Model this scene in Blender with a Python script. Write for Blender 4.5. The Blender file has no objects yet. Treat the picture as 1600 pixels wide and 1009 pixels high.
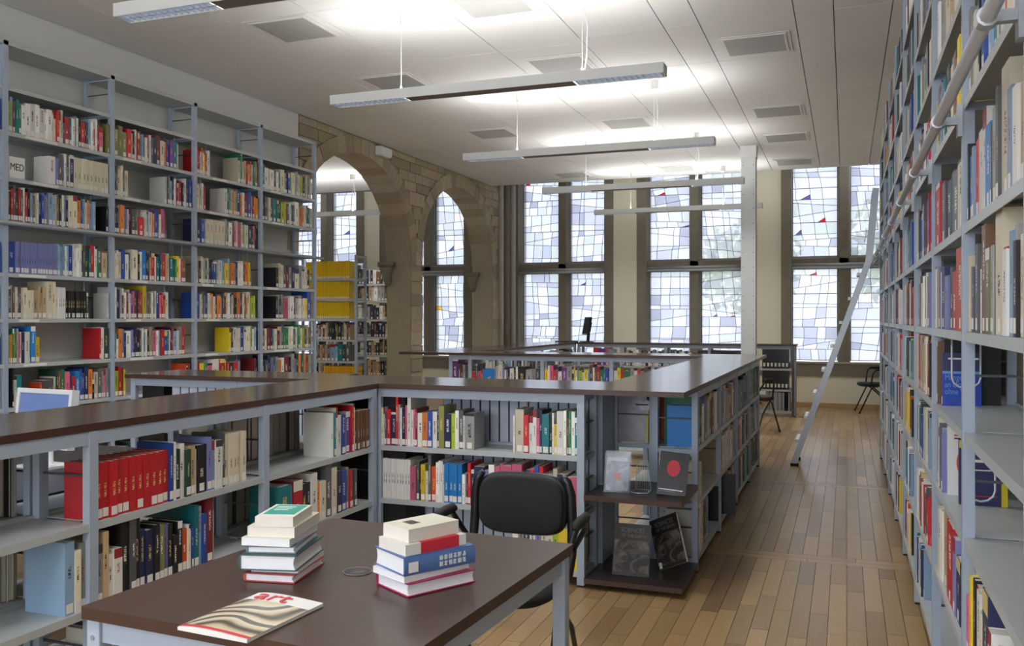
import bpy, math, random
from mathutils import Vector, Matrix
R = math.radians
scene = bpy.context.scene
COL = scene.collection

# ------------------------------------------------------------------ camera, world, exposure
F, TH = 1395.0, math.atan(522 / 1395.0)
CT, ST, EYE, HV = math.cos(TH), math.sin(TH), 1.5, 497.0
cd = bpy.data.cameras.new('camera'); cam = bpy.data.objects.new('camera', cd); COL.objects.link(cam)
cam.location = (0, 0, EYE); cam.rotation_euler = (R(90), 0, TH)
cd.sensor_width = 36; cd.lens = 36 * F / 1600; cd.shift_y = -(504.5 - HV) / 1600
cd.clip_start = 0.05; cd.clip_end = 200
scene.camera = cam

world = bpy.data.worlds.new('sky'); scene.world = world; world.use_nodes = True
wn = world.node_tree; bg = wn.nodes['Background']
bg.inputs[0].default_value = (0.86, 0.91, 1.0, 1); bg.inputs[1].default_value = 3.8
scene.view_settings.view_transform = 'Standard'; scene.view_settings.look = 'None'
scene.view_settings.exposure = 0.68; scene.view_settings.gamma = 1; scene.view_settings.use_curve_mapping = False
try:
    scene.cycles.use_denoising = True
    scene.cycles.max_bounces = 8; scene.cycles.transparent_max_bounces = 16
    scene.cycles.sample_clamp_indirect = 4.0
except Exception: pass
LAMP_UP, LAMP_DOWN = 7.8, 8.5          # watts of one pendant: strip to the ceiling, each louvre to the floor

def portal(name, loc, sx, sy, rot):
    l = bpy.data.lights.new(name, 'AREA'); l.shape = 'RECTANGLE'; l.size = sx; l.size_y = sy
    l.cycles.is_portal = True
    o = bpy.data.objects.new(name, l); COL.objects.link(o); o.location = loc; o.rotation_euler = rot
for px in (-10.15, -7.77, -4.98, -2.53, -0.03):
    portal('daylight_portal', (px, 16.55, 2.7), 1.7, 4.0, (R(-90), 0, 0))

# ------------------------------------------------------------------ materials
def lin(c): return tuple(((v / 255) / 12.92 if v / 255 < 0.04045 else ((v / 255 + 0.055) / 1.055) ** 2.4) for v in c)
M = {}
def mat(name, rgb, rough=0.5, metal=0.0, noise=0.0, nscale=8.0, coat=0.0, bump=0.0, spec=0.5, emit=None, stretch=None):
    m = bpy.data.materials.new(name); m.use_nodes = True; nt = m.node_tree; b = nt.nodes['Principled BSDF']
    c = lin(rgb) + (1,)
    b.inputs['Base Color'].default_value = c; b.inputs['Roughness'].default_value = rough
    b.inputs['Metallic'].default_value = metal; b.inputs['Coat Weight'].default_value = coat; b.inputs['Coat Roughness'].default_value = .12
    b.inputs['Specular IOR Level'].default_value = spec
    if noise or bump:
        tc = nt.nodes.new('ShaderNodeTexCoord'); nz = nt.nodes.new('ShaderNodeTexNoise')
        nz.inputs['Scale'].default_value = nscale; nz.inputs['Detail'].default_value = 4
        if stretch:
            mp = nt.nodes.new('ShaderNodeMapping'); mp.inputs['Scale'].default_value = stretch
            nt.links.new(tc.outputs['Object'], mp.inputs[0]); nt.links.new(mp.outputs[0], nz.inputs['Vector'])
        else: nt.links.new(tc.outputs['Object'], nz.inputs['Vector'])
        if noise:
            mx = nt.nodes.new('ShaderNodeMix'); mx.data_type = 'RGBA'
            mx.inputs[6].default_value = tuple(v * (1 - noise) for v in c[:3]) + (1,)
            mx.inputs[7].default_value = tuple(min(1, v * (1 + noise)) for v in c[:3]) + (1,)
            nt.links.new(nz.outputs[0], mx.inputs[0]); nt.links.new(mx.outputs[2], b.inputs['Base Color'])
        if bump:
            bp = nt.nodes.new('ShaderNodeBump'); bp.inputs['Strength'].default_value = bump; bp.inputs['Distance'].default_value = 0.01
            nt.links.new(nz.outputs[0], bp.inputs['Height']); nt.links.new(bp.outputs[0], b.inputs['Normal'])
    if emit: b.inputs['Emission Color'].default_value = lin(rgb) + (1,); b.inputs['Emission Strength'].default_value = emit
    M[name] = m
    return m
mat('plaster', (212, 212, 209), 0.85, noise=0.02, nscale=3)
mat('cream_plaster', (226, 220, 198), 0.85, noise=0.02, nscale=3)
mat('ceiling_panel', (224, 225, 226), 0.9)
mat('joint_dark', (140, 136, 130), 0.9)
mat('vent_grey', (168, 169, 168), 0.7)
mat('vent_white', (220, 221, 220), 0.7)
mat('metal_frame', (164, 177, 194), 0.42, noise=0.03, nscale=20)
mat('metal_shelf', (180, 186, 188), 0.38, noise=0.02, nscale=10)
mat('metal_dark', (70, 76, 84), 0.5)
mat('hole_dark', (34, 38, 44), 0.8)
mat('counter_wood', (66, 53, 43), 0.2, noise=0.15, nscale=6, stretch=(3, 14, 3), spec=0.7, coat=0.35)
mat('table_wood', (68, 47, 36), 0.34, noise=0.2, nscale=5, stretch=(14, 3, 3))
mat('edge_wood', (70, 46, 36), 0.4, noise=0.25, nscale=9)
mat('display_wood', (46, 38, 36), 0.3, noise=0.2, nscale=6)
mat('black_panel', (16, 16, 18), 0.6)
mat('mortar', (150, 140, 120), 0.95, noise=0.15, nscale=12, bump=0.4)
mat('stone_frame', (124, 117, 102), 0.9, noise=0.18, nscale=7, bump=0.3)
mat('stone_light', (176, 170, 158), 0.9, noise=0.15, nscale=7, bump=0.3)
for i, c in enumerate([(166, 153, 130), (156, 144, 122), (176, 162, 138), (148, 137, 118), (166, 157, 140), (168, 152, 126)]):
    mat('stone_%d' % i, c, 0.92, noise=0.2, nscale=10, bump=0.6)
mat('aluminium', (168, 172, 178), 0.4, metal=0.6)
mat('chrome', (196, 198, 202), 0.38, metal=0.55)
mat('wire', (200, 206, 212), 0.35, metal=0.3)
mat('lamp_body', (206, 208, 207), 0.5)
mat('lamp_under', (122, 114, 108), 0.5)
mat('louvre_glow', (222, 232, 244), 0.4, emit=0.75)
mat('louvre_fin', (205, 212, 222), 0.3, metal=0.3)
mat('strip_glow', (255, 250, 240), 0.4, emit=6.0)
mat('cord_white', (225, 225, 222), 0.6)
mat('black_fabric', (38, 38, 40), 0.9, noise=0.2, nscale=120, bump=0.2)
mat('black_plastic', (26, 27, 30), 0.3)
mat('rubber', (22, 22, 22), 0.7)
mat('pages', (226, 222, 212), 0.9, noise=0.05, nscale=40)
mat('pages_white', (236, 236, 240), 0.85, noise=0.03, nscale=60)
mat('paper_label', (232, 230, 224), 0.8, noise=0.1, nscale=160)
mat('lead', (96, 96, 110), 0.6)
mat('pillar_paint', (205, 208, 208), 0.42)
mat('baseboard_wood', (176, 142, 98), 0.5, noise=0.15, nscale=8)
mat('white_plastic', (226, 228, 230), 0.4)
mat('screen_blue', (112, 138, 196), 0.25)
mat('desk_top', (58, 56, 60), 0.4)
mat('print_black', (28, 28, 30), 0.6)
mat('print_red', (206, 46, 60), 0.5)
mat('print_white', (232, 232, 230), 0.5)
mat('print_teal', (38, 160, 140), 0.45)
mat('print_orange', (224, 84, 36), 0.45)
mat('print_lightblue', (110, 160, 220), 0.5)
mat('print_grey', (120, 120, 122), 0.6)
mat('file_white', (206, 212, 228), 0.55)
mat('file_blue', (56, 66, 96), 0.6)
mat('outside_ground', (170, 176, 168), 0.9)
mat('bark', (90, 78, 66), 0.9)
mat('cable_grey', (150, 152, 156), 0.5)

def leaf_mat():  # leaf colours paled, with outdoor haze painted into them
    m = bpy.data.materials.new('leaf'); m.use_nodes = True; nt = m.node_tree; b = nt.nodes['Principled BSDF']; b.inputs['Base Color'].default_value = lin((196, 208, 182)) + (1,)
    t = nt.nodes.new('ShaderNodeBsdfTranslucent'); t.inputs[0].default_value = lin((214, 226, 196)) + (1,); mx = nt.nodes.new('ShaderNodeMixShader'); mx.inputs[0].default_value = .6
    nt.links.new(b.outputs[0], mx.inputs[1]); nt.links.new(t.outputs[0], mx.inputs[2]); nt.links.new(mx.outputs[0], nt.nodes['Material Output'].inputs[0]); M['foliage'] = m
leaf_mat()
def glass(name, rgb, clear=0.55):
    m = bpy.data.materials.new(name); m.use_nodes = True; nt = m.node_tree
    for n in list(nt.nodes): nt.nodes.remove(n)
    out = nt.nodes.new('ShaderNodeOutputMaterial'); t = nt.nodes.new('ShaderNodeBsdfTransparent')
    tr = nt.nodes.new('ShaderNodeBsdfTranslucent'); gl = nt.nodes.new('ShaderNodeBsdfGlossy')
    c = tuple(v * .305 for v in lin(rgb)) if name.startswith('pane') else lin(rgb); cs = tuple(v ** 0.5 for v in c)          # two faces of a pane are passed
    t.inputs[0].default_value = cs + (1,); tr.inputs[0].default_value = tuple(min(1, v) for v in cs) + (1,)
    gl.inputs['Roughness'].default_value = 0.15
    mx = nt.nodes.new('ShaderNodeMixShader'); mx.inputs[0].default_value = clear
    nt.links.new(tr.outputs[0], mx.inputs[1]); nt.links.new(t.outputs[0], mx.inputs[2])
    m2 = nt.nodes.new('ShaderNodeMixShader'); m2.inputs[0].default_value = 0.04
    nt.links.new(mx.outputs[0], m2.inputs[1]); nt.links.new(gl.outputs[0], m2.inputs[2])
    nt.links.new(m2.outputs[0], out.inputs[0]); M[name] = m
PANE = []
for i, (c, wt) in enumerate([((240, 242, 250), 8), ((226, 229, 241), 6), ((210, 213, 228), 4), ((196, 199, 216), 3), ((220, 224, 228), 4), ((234, 232, 242), 5), ((180, 183, 200), 2), ((214, 222, 220), 2)]):
    glass('pane_%d' % i, c, 0.68); PANE += ['pane_%d' % i] * wt
glass('pane_red', (206, 20, 40), 0.6); glass('pane_yellow', (246, 190, 30), 0.6); glass('acrylic', (232, 236, 240), 0.9); glass('pane_violet', (96, 88, 150), 0.7)

# wood planks: colour per object (Object Info) and per face (attribute)
def plank_mat():
    m = bpy.data.materials.new('oak_plank'); m.use_nodes = True; nt = m.node_tree; b = nt.nodes['Principled BSDF']
    at = nt.nodes.new('ShaderNodeAttribute'); at.attribute_name = 'Col'
    tc = nt.nodes.new('ShaderNodeTexCoord'); mp = nt.nodes.new('ShaderNodeMapping'); mp.inputs['Scale'].default_value = (30, 2.5, 5)
    nz = nt.nodes.new('ShaderNodeTexNoise'); nz.inputs['Scale'].default_value = 3; nz.inputs['Detail'].default_value = 5
    nt.links.new(tc.outputs['Object'], mp.inputs[0]); nt.links.new(mp.outputs[0], nz.inputs['Vector'])
    mr = nt.nodes.new('ShaderNodeMapRange'); mr.inputs[3].default_value = 0.86; mr.inputs[4].default_value = 1.12
    nt.links.new(nz.outputs[0], mr.inputs[0])
    mx = nt.nodes.new('ShaderNodeMix'); mx.data_type = 'RGBA'; mx.blend_type = 'MULTIPLY'; mx.inputs[0].default_value = 1
    nt.links.new(at.outputs['Color'], mx.inputs[6]); nt.links.new(mr.outputs[0], mx.inputs[7])
    nt.links.new(mx.outputs[2], b.inputs['Base Color'])
    b.inputs['Roughness'].default_value = 0.28; M['oak_plank'] = m
plank_mat()

def book_mat():
    """cloth and paper covers; colour 'Col', print colour 'Ink'; the spine carries UVs: whole part = title style, fraction = place on the spine"""
    m = bpy.data.materials.new('book_cover'); m.use_nodes = True; nt = m.node_tree; b = nt.nodes['Principled BSDF']
    N = nt.nodes.new; L = nt.links.new
    def math_(op, a, c=None):
        n = N('ShaderNodeMath'); n.operation = op
        for i, v in enumerate((a, c)):
            if v is None: continue
            if isinstance(v, (int, float)): n.inputs[i].default_value = v
            else: L(v, n.inputs[i])
        return n.outputs[0]
    col = N('ShaderNodeAttribute'); col.attribute_name = 'Col'; ink = N('ShaderNodeAttribute'); ink.attribute_name = 'Ink'
    uv = N('ShaderNodeUVMap'); uv.uv_map = 'UVMap'; sp = N('ShaderNodeSeparateXYZ'); L(uv.outputs[0], sp.inputs[0])
    u = math_('FRACT', sp.outputs[0]); k = math_('FLOOR', sp.outputs[0]); v = sp.outputs[1]
    on = math_('GREATER_THAN', sp.outputs[0], 0.5)
    mid = math_('LESS_THAN', math_('ABSOLUTE', math_('SUBTRACT', u, 0.5)), 0.16)
    cb = N('ShaderNodeCombineXYZ'); L(math_('MULTIPLY', v, 85), cb.inputs[0]); L(math_('MULTIPLY', u, 3.4), cb.inputs[1]); L(math_('MULTIPLY', k, 7.3), cb.inputs[2])
    nz = N('ShaderNodeTexNoise'); nz.inputs['Scale'].default_value = 1; nz.inputs['Detail'].default_value = 1; L(cb.outputs[0], nz.inputs['Vector'])
    glyph = math_('GREATER_THAN', nz.outputs[0], 0.5)
    h1 = math_('FRACT', math_('MULTIPLY', k, 0.37)); h2 = math_('FRACT', math_('MULTIPLY', k, 0.71)); h3 = math_('FRACT', math_('MULTIPLY', k, 0.53))
    lo = math_('ADD', math_('MULTIPLY', h1, 0.25), 0.3); hi = math_('ADD', lo, math_('ADD', math_('MULTIPLY', h2, 0.3), 0.14))
    title = math_('MULTIPLY', math_('MULTIPLY', mid, glyph), math_('MULTIPLY', math_('GREATER_THAN', v, lo), math_('LESS_THAN', v, hi)))
    band = math_('MULTIPLY', math_('GREATER_THAN', h3, 0.86), math_('GREATER_THAN', v, math_('ADD', 0.76, math_('MULTIPLY', h2, 0.2))))
    mask = math_('MULTIPLY', on, math_('MAXIMUM', title, band))
    mx = N('ShaderNodeMix'); mx.data_type = 'RGBA'
    L(mask, mx.inputs[0]); L(col.outputs['Color'], mx.inputs[6]); L(ink.outputs['Color'], mx.inputs[7]); L(mx.outputs[2], b.inputs['Base Color'])
    b.inputs['Roughness'].default_value = 0.45; M['book_cover'] = m
book_mat()

# ------------------------------------------------------------------ mesh helpers
class MB:
    def __init__(s): s.v = []; s.f = []; s.m = []; s.mats = []
    def slot(s, m):
        if m not in s.mats: s.mats.append(m)
        return s.mats.index(m)
    def add(s, vs, fs, m):
        o = len(s.v); s.v += [tuple(p) for p in vs]; k = s.slot(m)
        for f in fs: s.f.append([i + o for i in f]); s.m.append(k)
        return s
    def box(s, a, b, m, xf=None):
        x0, y0, z0 = a; x1, y1, z1 = b
        vs = [(x0, y0, z0), (x1, y0, z0), (x1, y1, z0), (x0, y1, z0), (x0, y0, z1), (x1, y0, z1), (x1, y1, z1), (x0, y1, z1)]
        if xf is not None: vs = [xf @ Vector(p) for p in vs]
        return s.add(vs, [(0, 3, 2, 1), (4, 5, 6, 7), (0, 1, 5, 4), (1, 2, 6, 5), (2, 3, 7, 6), (3, 0, 4, 7)], m)
    def bar(s, p, q, w, h, m, up=(0, 0, 1)):
        p, q = Vector(p), Vector(q); d = (q - p); L = d.length; d.normalize()
        up = Vector(up)
        if abs(d.dot(up)) > 0.98: up = Vector((1, 0, 0))
        x = d.cross(up).normalized(); z = x.cross(d)
        xf = Matrix(((x.x, d.x, z.x, p.x), (x.y, d.y, z.y, p.y), (x.z, d.z, z.z, p.z), (0, 0, 0, 1)))
        return s.box((-w / 2, 0, -h / 2), (w / 2, L, h / 2), m, xf)
    def tube(s, path, r, m, n=8, cap=True):
        path = [Vector(p) for p in path]; rings = []; prev = None
        for i, p in enumerate(path):
            t = (path[min(i + 1, len(path) - 1)] - path[max(i - 1, 0)]).normalized()
            if prev is None:
                up = Vector((0, 0, 1)) if abs(t.z) < 0.9 else Vector((1, 0, 0)); x = t.cross(up).normalized()
            else: x = (prev - t * prev.dot(t)).normalized()
            prev = x; y = t.cross(x)
            rr = r[i] if isinstance(r, (list, tuple)) else r
            rings.append([p + (x * math.cos(2 * math.pi * k / n) + y * math.sin(2 * math.pi * k / n)) * rr for k in range(n)])
        vs = [q for g in rings for q in g]; fs = []
        for i in range(len(rings) - 1):
            for k in range(n): fs.append((i * n + k, i * n + (k + 1) % n, (i + 1) * n + (k + 1) % n, (i + 1) * n + k))
        if cap: fs += [tuple(reversed(range(n))), tuple(range((len(rings) - 1) * n, len(rings) * n))]
        return s.add(vs, fs, m)
    def prism(s, poly, axis, a, b, m):
        """poly: 2-D outline; axis the extrusion axis ('x','y','z') from a to b"""
        def P(p, t): return {'x': (t, p[0], p[1]), 'y': (p[0], t, p[1]), 'z': (p[0], p[1], t)}[axis]
        n = len(poly); vs = [P(p, a) for p in poly] + [P(p, b) for p in poly]
        fs = [tuple(reversed(range(n))), tuple(range(n, 2 * n))] + [(i, (i + 1) % n, n + (i + 1) % n, n + i) for i in range(n)]
        return s.add(vs, fs, m)
    def mesh(s, name, off=(0, 0, 0)):
        me = bpy.data.meshes.new(name)
        me.from_pydata([(p[0] - off[0], p[1] - off[1], p[2] - off[2]) for p in s.v], [], s.f)
        for m in s.mats: me.materials.append(M[m])
        me.polygons.foreach_set('material_index', s.m)
        me.update(); return me
def link(name, me, parent=None, loc=(0, 0, 0), rot=(0, 0, 0)):
    o = bpy.data.objects.new(name, me); COL.objects.link(o); o.location = loc; o.rotation_euler = rot
    if parent is not None: o.parent = parent
    return o
def fix(me, smooth=False):
    import bmesh
    bm = bmesh.new(); bm.from_mesh(me); bmesh.ops.recalc_face_normals(bm, faces=bm.faces)
    if smooth:
        for f in bm.faces: f.smooth = True
    bm.to_mesh(me); bm.free(); return me
WORLD_LOC = {}
def wl(p):
    x = Vector((0, 0, 0))
    while p is not None: x = x + Vector(p.location); p = p.parent
    return x
def put(mb, name, parent=None, smooth=False, at=None):
    """world-space mesh -> object; a child is expressed in its (unrotated) parent's frame, a top-level one gets its origin at 'at'"""
    off = wl(parent) if parent is not None else Vector(at if at else (0, 0, 0))
    me = fix(mb.mesh(name, off), smooth)
    return link(name, me, parent, (0, 0, 0) if parent is not None else off)
def local(mb, name, parent=None, smooth=False, loc=(0, 0, 0), rot=(0, 0, 0)):
    return link(name, fix(mb.mesh(name), smooth), parent, loc, rot)
def tag(o, label=None, cat=None, group=None, kind=None):
    if label: o['label'] = label
    if cat: o['category'] = cat
    if group: o['group'] = group
    if kind: o['kind'] = kind
    return o
def empty(name, loc, rz=0):
    o = bpy.data.objects.new(name, None); COL.objects.link(o); o.location = loc; o.rotation_euler = (0, 0, rz); o.empty_display_size = 0.05
    return o
def copy_tree(o, parent=None):
    kids = list(o.children); c = o.copy(); COL.objects.link(c); c.parent = parent
    for ch in kids: copy_tree(ch, c)
    return c
def bevel(o, w, seg=2):
    b = o.modifiers.new('edge', 'BEVEL'); b.width = w; b.segments = seg; b.limit_method = 'ANGLE'; return o
def text_part(name, body, size, m, parent, loc, rot, align='LEFT', sx=1.0, lift=0.0006):
    cu = bpy.data.curves.new(name, 'FONT'); cu.body = body; cu.size = size; cu.align_x = align; cu.extrude = lift; cu.resolution_u = 3
    t = bpy.data.objects.new(name + '_tmp', cu); COL.objects.link(t)
    dg = bpy.context.evaluated_depsgraph_get(); me = bpy.data.meshes.new_from_object(t.evaluated_get(dg))
    bpy.data.objects.remove(t); me.materials.clear(); me.materials.append(M[m])
    o = link(name, me, parent, loc, rot); o.scale = (sx, 1, 1); return o
def X_at(u, Y):
    k = (u - 800) / F; return Y * (k * CT - ST) / (CT + k * ST)
def Y_at(u, X):
    k = (u - 800) / F; return X * (CT + k * ST) / (k * CT - ST)

# ------------------------------------------------------------------ the setting
WX, WXR, YB, YW, CZ = -5.98, 0.70, -4.0, 15.9, 3.875
struct = lambda o: tag(o, kind='structure')
# floor: planks laid along the aisle, crossed by bands
fl = struct(put(MB().box((-11.2, YB, -0.12), (WXR + 0.3, 17.0, -0.016), 'mortar'), 'floor'))
rp = random.Random(5)
planks = []
bands = [(2.90, 3.08), (5.78, 5.96), (8.44, 8.62), (11.85, 12.03)]
edges = [YB] + [t for b in bands for t in b] + [15.86]
PC = [(164, 134, 92), (156, 127, 86), (170, 141, 99), (144, 116, 79), (160, 132, 92), (137, 111, 77), (167, 138, 96), (152, 126, 88)]
for fi in range(0, len(edges), 2):
    y0, y1 = edges[fi], edges[fi + 1]; x = WX
    while x < WXR + 0.2:
        w = 0.088; y = y0
        y += 0
        first = True
        while y < y1 - 0.02:
            L = rp.uniform(0.25, 0.9) if first else rp.uniform(0.55, 1.0)
            first = False
            e = min(y1, y + L)
            if y1 - e < 0.15: e = y1
            planks.append((x, y, x + w, e, rp.choice(PC))); y = e
        x += w
for b0, b1 in bands:
    for r in range(2):
        y = b0 + r * 0.09; x = WX
        while x < WXR + 0.2:
            L = rp.uniform(0.5, 0.95); planks.append((x, y, x + L, y + 0.09, rp.choice(PC))); x += L
def dist(p):
    cx, cy = (p[0] + p[2]) / 2, (p[1] + p[3]) / 2
    out = 0 if (-1.15 < cx < 0.40 and cy > 2.7) else 100
    return out + math.hypot(cx, cy)
planks.sort(key=dist)
def colour_mesh(me, faces_cols, name='Col'):
    ca = me.color_attributes.new(name, 'FLOAT_COLOR', 'CORNER')
    data = []
    for p, c in zip(me.polygons, faces_cols): data += list(c) * p.loop_total
    ca.data.foreach_set('color', data)
g = 0.0012
for p in planks[:300]:
    mb = MB().box((g, g, 0), (p[2] - p[0] - g, p[3] - p[1] - g, 0.016), 'oak_plank'); me = mb.mesh('plank')
    j_ = rp.uniform(0.94, 1.06); c = lin(tuple(v * j_ for v in p[4])) + (1,); colour_mesh(me, [c] * 6)
    link('plank', me, fl, (p[0], p[1], -0.016))
mb = MB(); cols = []
for p in planks[300:]:
    mb.box((p[0] + g, p[1] + g, -0.016), (p[2] - g, p[3] - g, 0), 'oak_plank'); cols += [lin(p[4]) + (1,)] * 6
mb.box((-11.2, YB, -0.016), (WX - 0.002, 16.3, -0.001), 'oak_plank'); cols += [lin((158, 128, 94)) + (1,)] * 6
me = mb.mesh('plank_field'); colour_mesh(me, cols); o = link('plank_field', me, fl); o['kind'] = 'stuff'

# ceiling: slab, panels with joints, vents
ce = struct(put(MB().box((-11.2, YB, CZ + 0.03), (WXR + 0.3, 14.93, CZ + 0.2), 'joint_dark').box((-11.2, 14.93, 5.0), (WXR + 0.3, 16.6, 5.15), 'plaster').box((-11.2, 14.90, CZ + 0.2), (WXR + 0.3, 14.93, 5.0), 'plaster'), 'ceiling'))
JX = [WX + 0.01, -5.42, -4.64, -3.9, -2.9, -2.12, -1.396, -1.11, -0.378, -0.09, 0.33, WXR]
JYa = [YB, -2.6, -1.0, 0.6, 1.9, 3.3, 4.6, 5.95, 7.43, 8.6, 9.92, 11.4, 12.9, 14.92]
JYb = [YB, -2.6, -1.0, 0.6, 1.9, 3.3, 4.6, 5.95, 7.29, 8.41, 9.92, 11.2, 12.7, 14.92]
def panel(x0, x1, y0, y1):
    k = 0.004
    link('panel', MB().box((k, k, 0), (x1 - x0 - k, y1 - y0 - k, 0.028), 'ceiling_panel').mesh('panel'), ce, (x0, y0, CZ + rp.uniform(0, 0.0015)))
for i in range(len(JX) - 1):
    JY = JYb if i > 4 else JYa
    for j in range(len(JY) - 1): panel(JX[i], JX[i + 1], JY[j], JY[j + 1])
for j in range(7): panel(-11.0, WX - 0.5, 2 + j * 1.8, 3.8 + j * 1.8)
def vent(x, y, s=0.49):
    v = put(MB().box((x - s / 2 - .05, y - s / 2 - .05, CZ - .006), (x + s / 2 + .05, y + s / 2 + .05, CZ), 'vent_white')
            .box((x - s / 2 - .02, y - s / 2 - .02, CZ - .012), (x - s / 2, y + s / 2 + .02, CZ - .006), 'vent_white').box((x + s / 2, y - s / 2 - .02, CZ - .012), (x + s / 2 + .02, y + s / 2 + .02, CZ - .006), 'vent_white')
            .box((x - s / 2, y - s / 2 - .02, CZ - .012), (x + s / 2, y - s / 2, CZ - .006), 'vent_white').box((x - s / 2, y + s / 2, CZ - .012), (x + s / 2, y + s / 2 + .02, CZ - .006), 'vent_white'), 'vent', ce)
    mb = MB()
    for k in range(24):
        yy = y - s / 2 + s * (k + .5) / 24; mb.box((x - s / 2, yy - .0085, CZ - .010), (x + s / 2, yy + .0085, CZ - .0062), 'vent_grey')
    put(mb, 'grille', v)
for x in (-4.25, -2.5, -0.735):
    for y in (1.6, 4.35, 6.25, 8.0, 10.66, 12.24, 14.2): 
        if not (x < -1 and y == 12.24): vent(x, y)

# outer walls
struct(put(MB().box((WXR, YB, 0), (WXR + .2, 16.4, CZ + .03), 'cream_plaster'), 'wall_right'))
mb = MB(); cur = -11.2                       # unseen openings added in the wall behind the camera to let fill light in
for a in (-9.8, -7.4, -5.5, -3.4, -1.3):
    mb.box((cur, YB - .2, 0), (a, YB, CZ + .03), 'plaster').box((a, YB - .2, 0), (a + 1.65, YB, .8), 'plaster').box((a, YB - .2, 3.6), (a + 1.65, YB, CZ + .03), 'plaster'); cur = a + 1.65
mb.box((cur, YB - .2, 0), (WXR + .2, YB, CZ + .03), 'plaster'); struct(put(mb, 'wall_back'))
for a in (-5.5, -3.4, -1.3): portal('daylight_portal', (a + .825, YB - .25, 2.2), 1.65, 2.8, (R(90), 0, 0))
struct(put(MB().box((WX - .45, YB, 0), (WX, 8.87, CZ + .03), 'plaster'), 'wall_left'))
struct(put(MB().box((-11.4, YB, 0), (-11.2, 16.4, CZ + .03), 'plaster'), 'wall_far_left'))
struct(put(MB().box((-11.2, 2.0, 0), (WX - .45, 2.2, CZ + .03), 'plaster'), 'wall_side_room'))

# stone wall with two arches
AT = 0.40; XI = WX - AT                     # wall thickness
arches = [(8.87, 11.75), (12.12, 15.0)]
SPR, RISE, PT, NE = 2.28, 1.30, .08, 2.3      # springing, rise, point, squareness of the haunch
def z_top(t): return SPR + RISE * max(0, 1 - t ** NE) ** (1 / NE) + PT * (1 - t)
def half_w(z, w):                           # half width of the opening at height z (pointed arch)
    return w
def arch_pts(y0, y1, grow=0.0, n=12):
    c, w = (y0 + y1) / 2, (y1 - y0) / 2; raw = []
    for k in range(241):
        a = math.pi / 2 * k / 240; t = math.cos(a) ** (2 / NE); raw.append((t * w, SPR + RISE * math.sin(a) ** (2 / NE) + PT * (1 - t)))
    ln = [0]
    for p, q in zip(raw, raw[1:]): ln.append(ln[-1] + math.hypot(q[0] - p[0], q[1] - p[1]))
    pts = []
    for k in range(n + 1):
        i = min(range(241), key=lambda j: abs(ln[j] - ln[-1] * k / n)); p, q = raw[max(i - 2, 0)], raw[min(i + 2, 240)]
        d = math.hypot(q[0] - p[0], q[1] - p[1]); nx, nz = (q[1] - p[1]) / d, -(q[0] - p[0]) / d
        pts.append((c + max(0, raw[i][0] + nx * grow) if k < n else c, raw[i][1] + nz * grow))
    return pts                               # right half, springing -> apex
wall_l = empty('wall_arches', (WX, 12.4, 0)); struct(wall_l)
mb = MB()
# core: columns of mortar between/above the openings, sliced in strips along Y
def open_top(y):
    for y0, y1 in arches:
        c, w = (y0 + y1) / 2, (y1 - y0) / 2
        if abs(y - c) < w:
            return z_top(abs(y - c) / w)
    return 0
ys = sorted(set([8.87, 16.4] + [y0 + (y1 - y0) * k / 32 for y0, y1 in arches for k in range(33)]))
for a, b in zip(ys, ys[1:]):
    m_ = (a + b) / 2
    z0, z1 = (0, 0) if open_top(m_) == 0 else (max(open_top(a + 1e-4), SPR), max(open_top(b - 1e-4), SPR))
    zt = 5.0 if a >= 14.9 else CZ + .03
    mb.prism([(a, z0 + .012 if z0 else 0), (b, z1 + .012 if z1 else 0), (b, zt), (a, zt)], 'x', XI + .012, WX - .012, 'mortar')
put(mb, 'core', wall_l)
rs = random.Random(11); nst = [0]
def stone(poly, x0, x1, mname=None):
    mb = MB().prism(poly, 'x', x0, x1, mname or 'stone_%d' % rs.randrange(6)); o = put(mb, 'stone', wall_l); nst[0] += 1
RING = 0.22
for ai, (y0, y1) in enumerate(arches):       # voussoirs, through the whole wall
    c, w = (y0 + y1) / 2, (y1 - y0) / 2
    inn, outp = arch_pts(y0, y1, 0.0, 12), arch_pts(y0, y1, RING, 12)
    for side in (1, -1):
        for k in range(12):
            q = [inn[k], outp[k], outp[k + 1], inn[k + 1]]
            cy, cz = sum(p[0] for p in q) / 4, sum(p[1] for p in q) / 4
            q = [(cy + (p[0] - cy) * .97, cz + (p[1] - cz) * .97) for p in q]
            if side < 0: q = [(2 * c - p[0], p[1]) for p in q]
            q = [(p[0], min(p[1], CZ - .005)) for p in q]
            stone(q, XI - .004 - rs.uniform(0, .01), WX + .004 + rs.uniform(0, .008))
def in_ring(y, z):
    for y0, y1 in arches:
        c, w = (y0 + y1) / 2, (y1 - y0) / 2
        if z > SPR:
            t = abs(y - c) / (w + RING)
            if t < 1 and z < SPR + (RISE + RING) * (1 - t ** NE) ** (1 / NE) + PT * (1 - t): return True
        elif abs(y - c) < w: return True
    return False
z = 0.0
while z < CZ - .02:
    hgt = rs.choice([.14, .16, .18, .2]); z1 = min(z + hgt, CZ - .002); zm = (z + z1) / 2
    segs, run = [], None; yy = 8.88
    while yy < 15.9:
        solid = not in_ring(yy, zm)
        if solid and run is None: run = yy
        if (not solid) and run is not None: segs.append((run, yy)); run = None
        yy += .01
    if run is not None: segs.append((run, 15.84))
    for a, b in segs:
        pier = zm < SPR
        y = a
        while y < b - .02:
            L = rs.uniform(.2, .42); e = b if b - (y + L) < .13 else y + L
            if e - y > .05: stone([(y + .005, z + .005), (e - .005, z + .005), (e - .005, z1 - .005), (y + .005, z1 - .005)], (XI - .006) if pier else WX - .03, WX + rs.uniform(.002, .010))
            y = e
    z = z1
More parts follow.
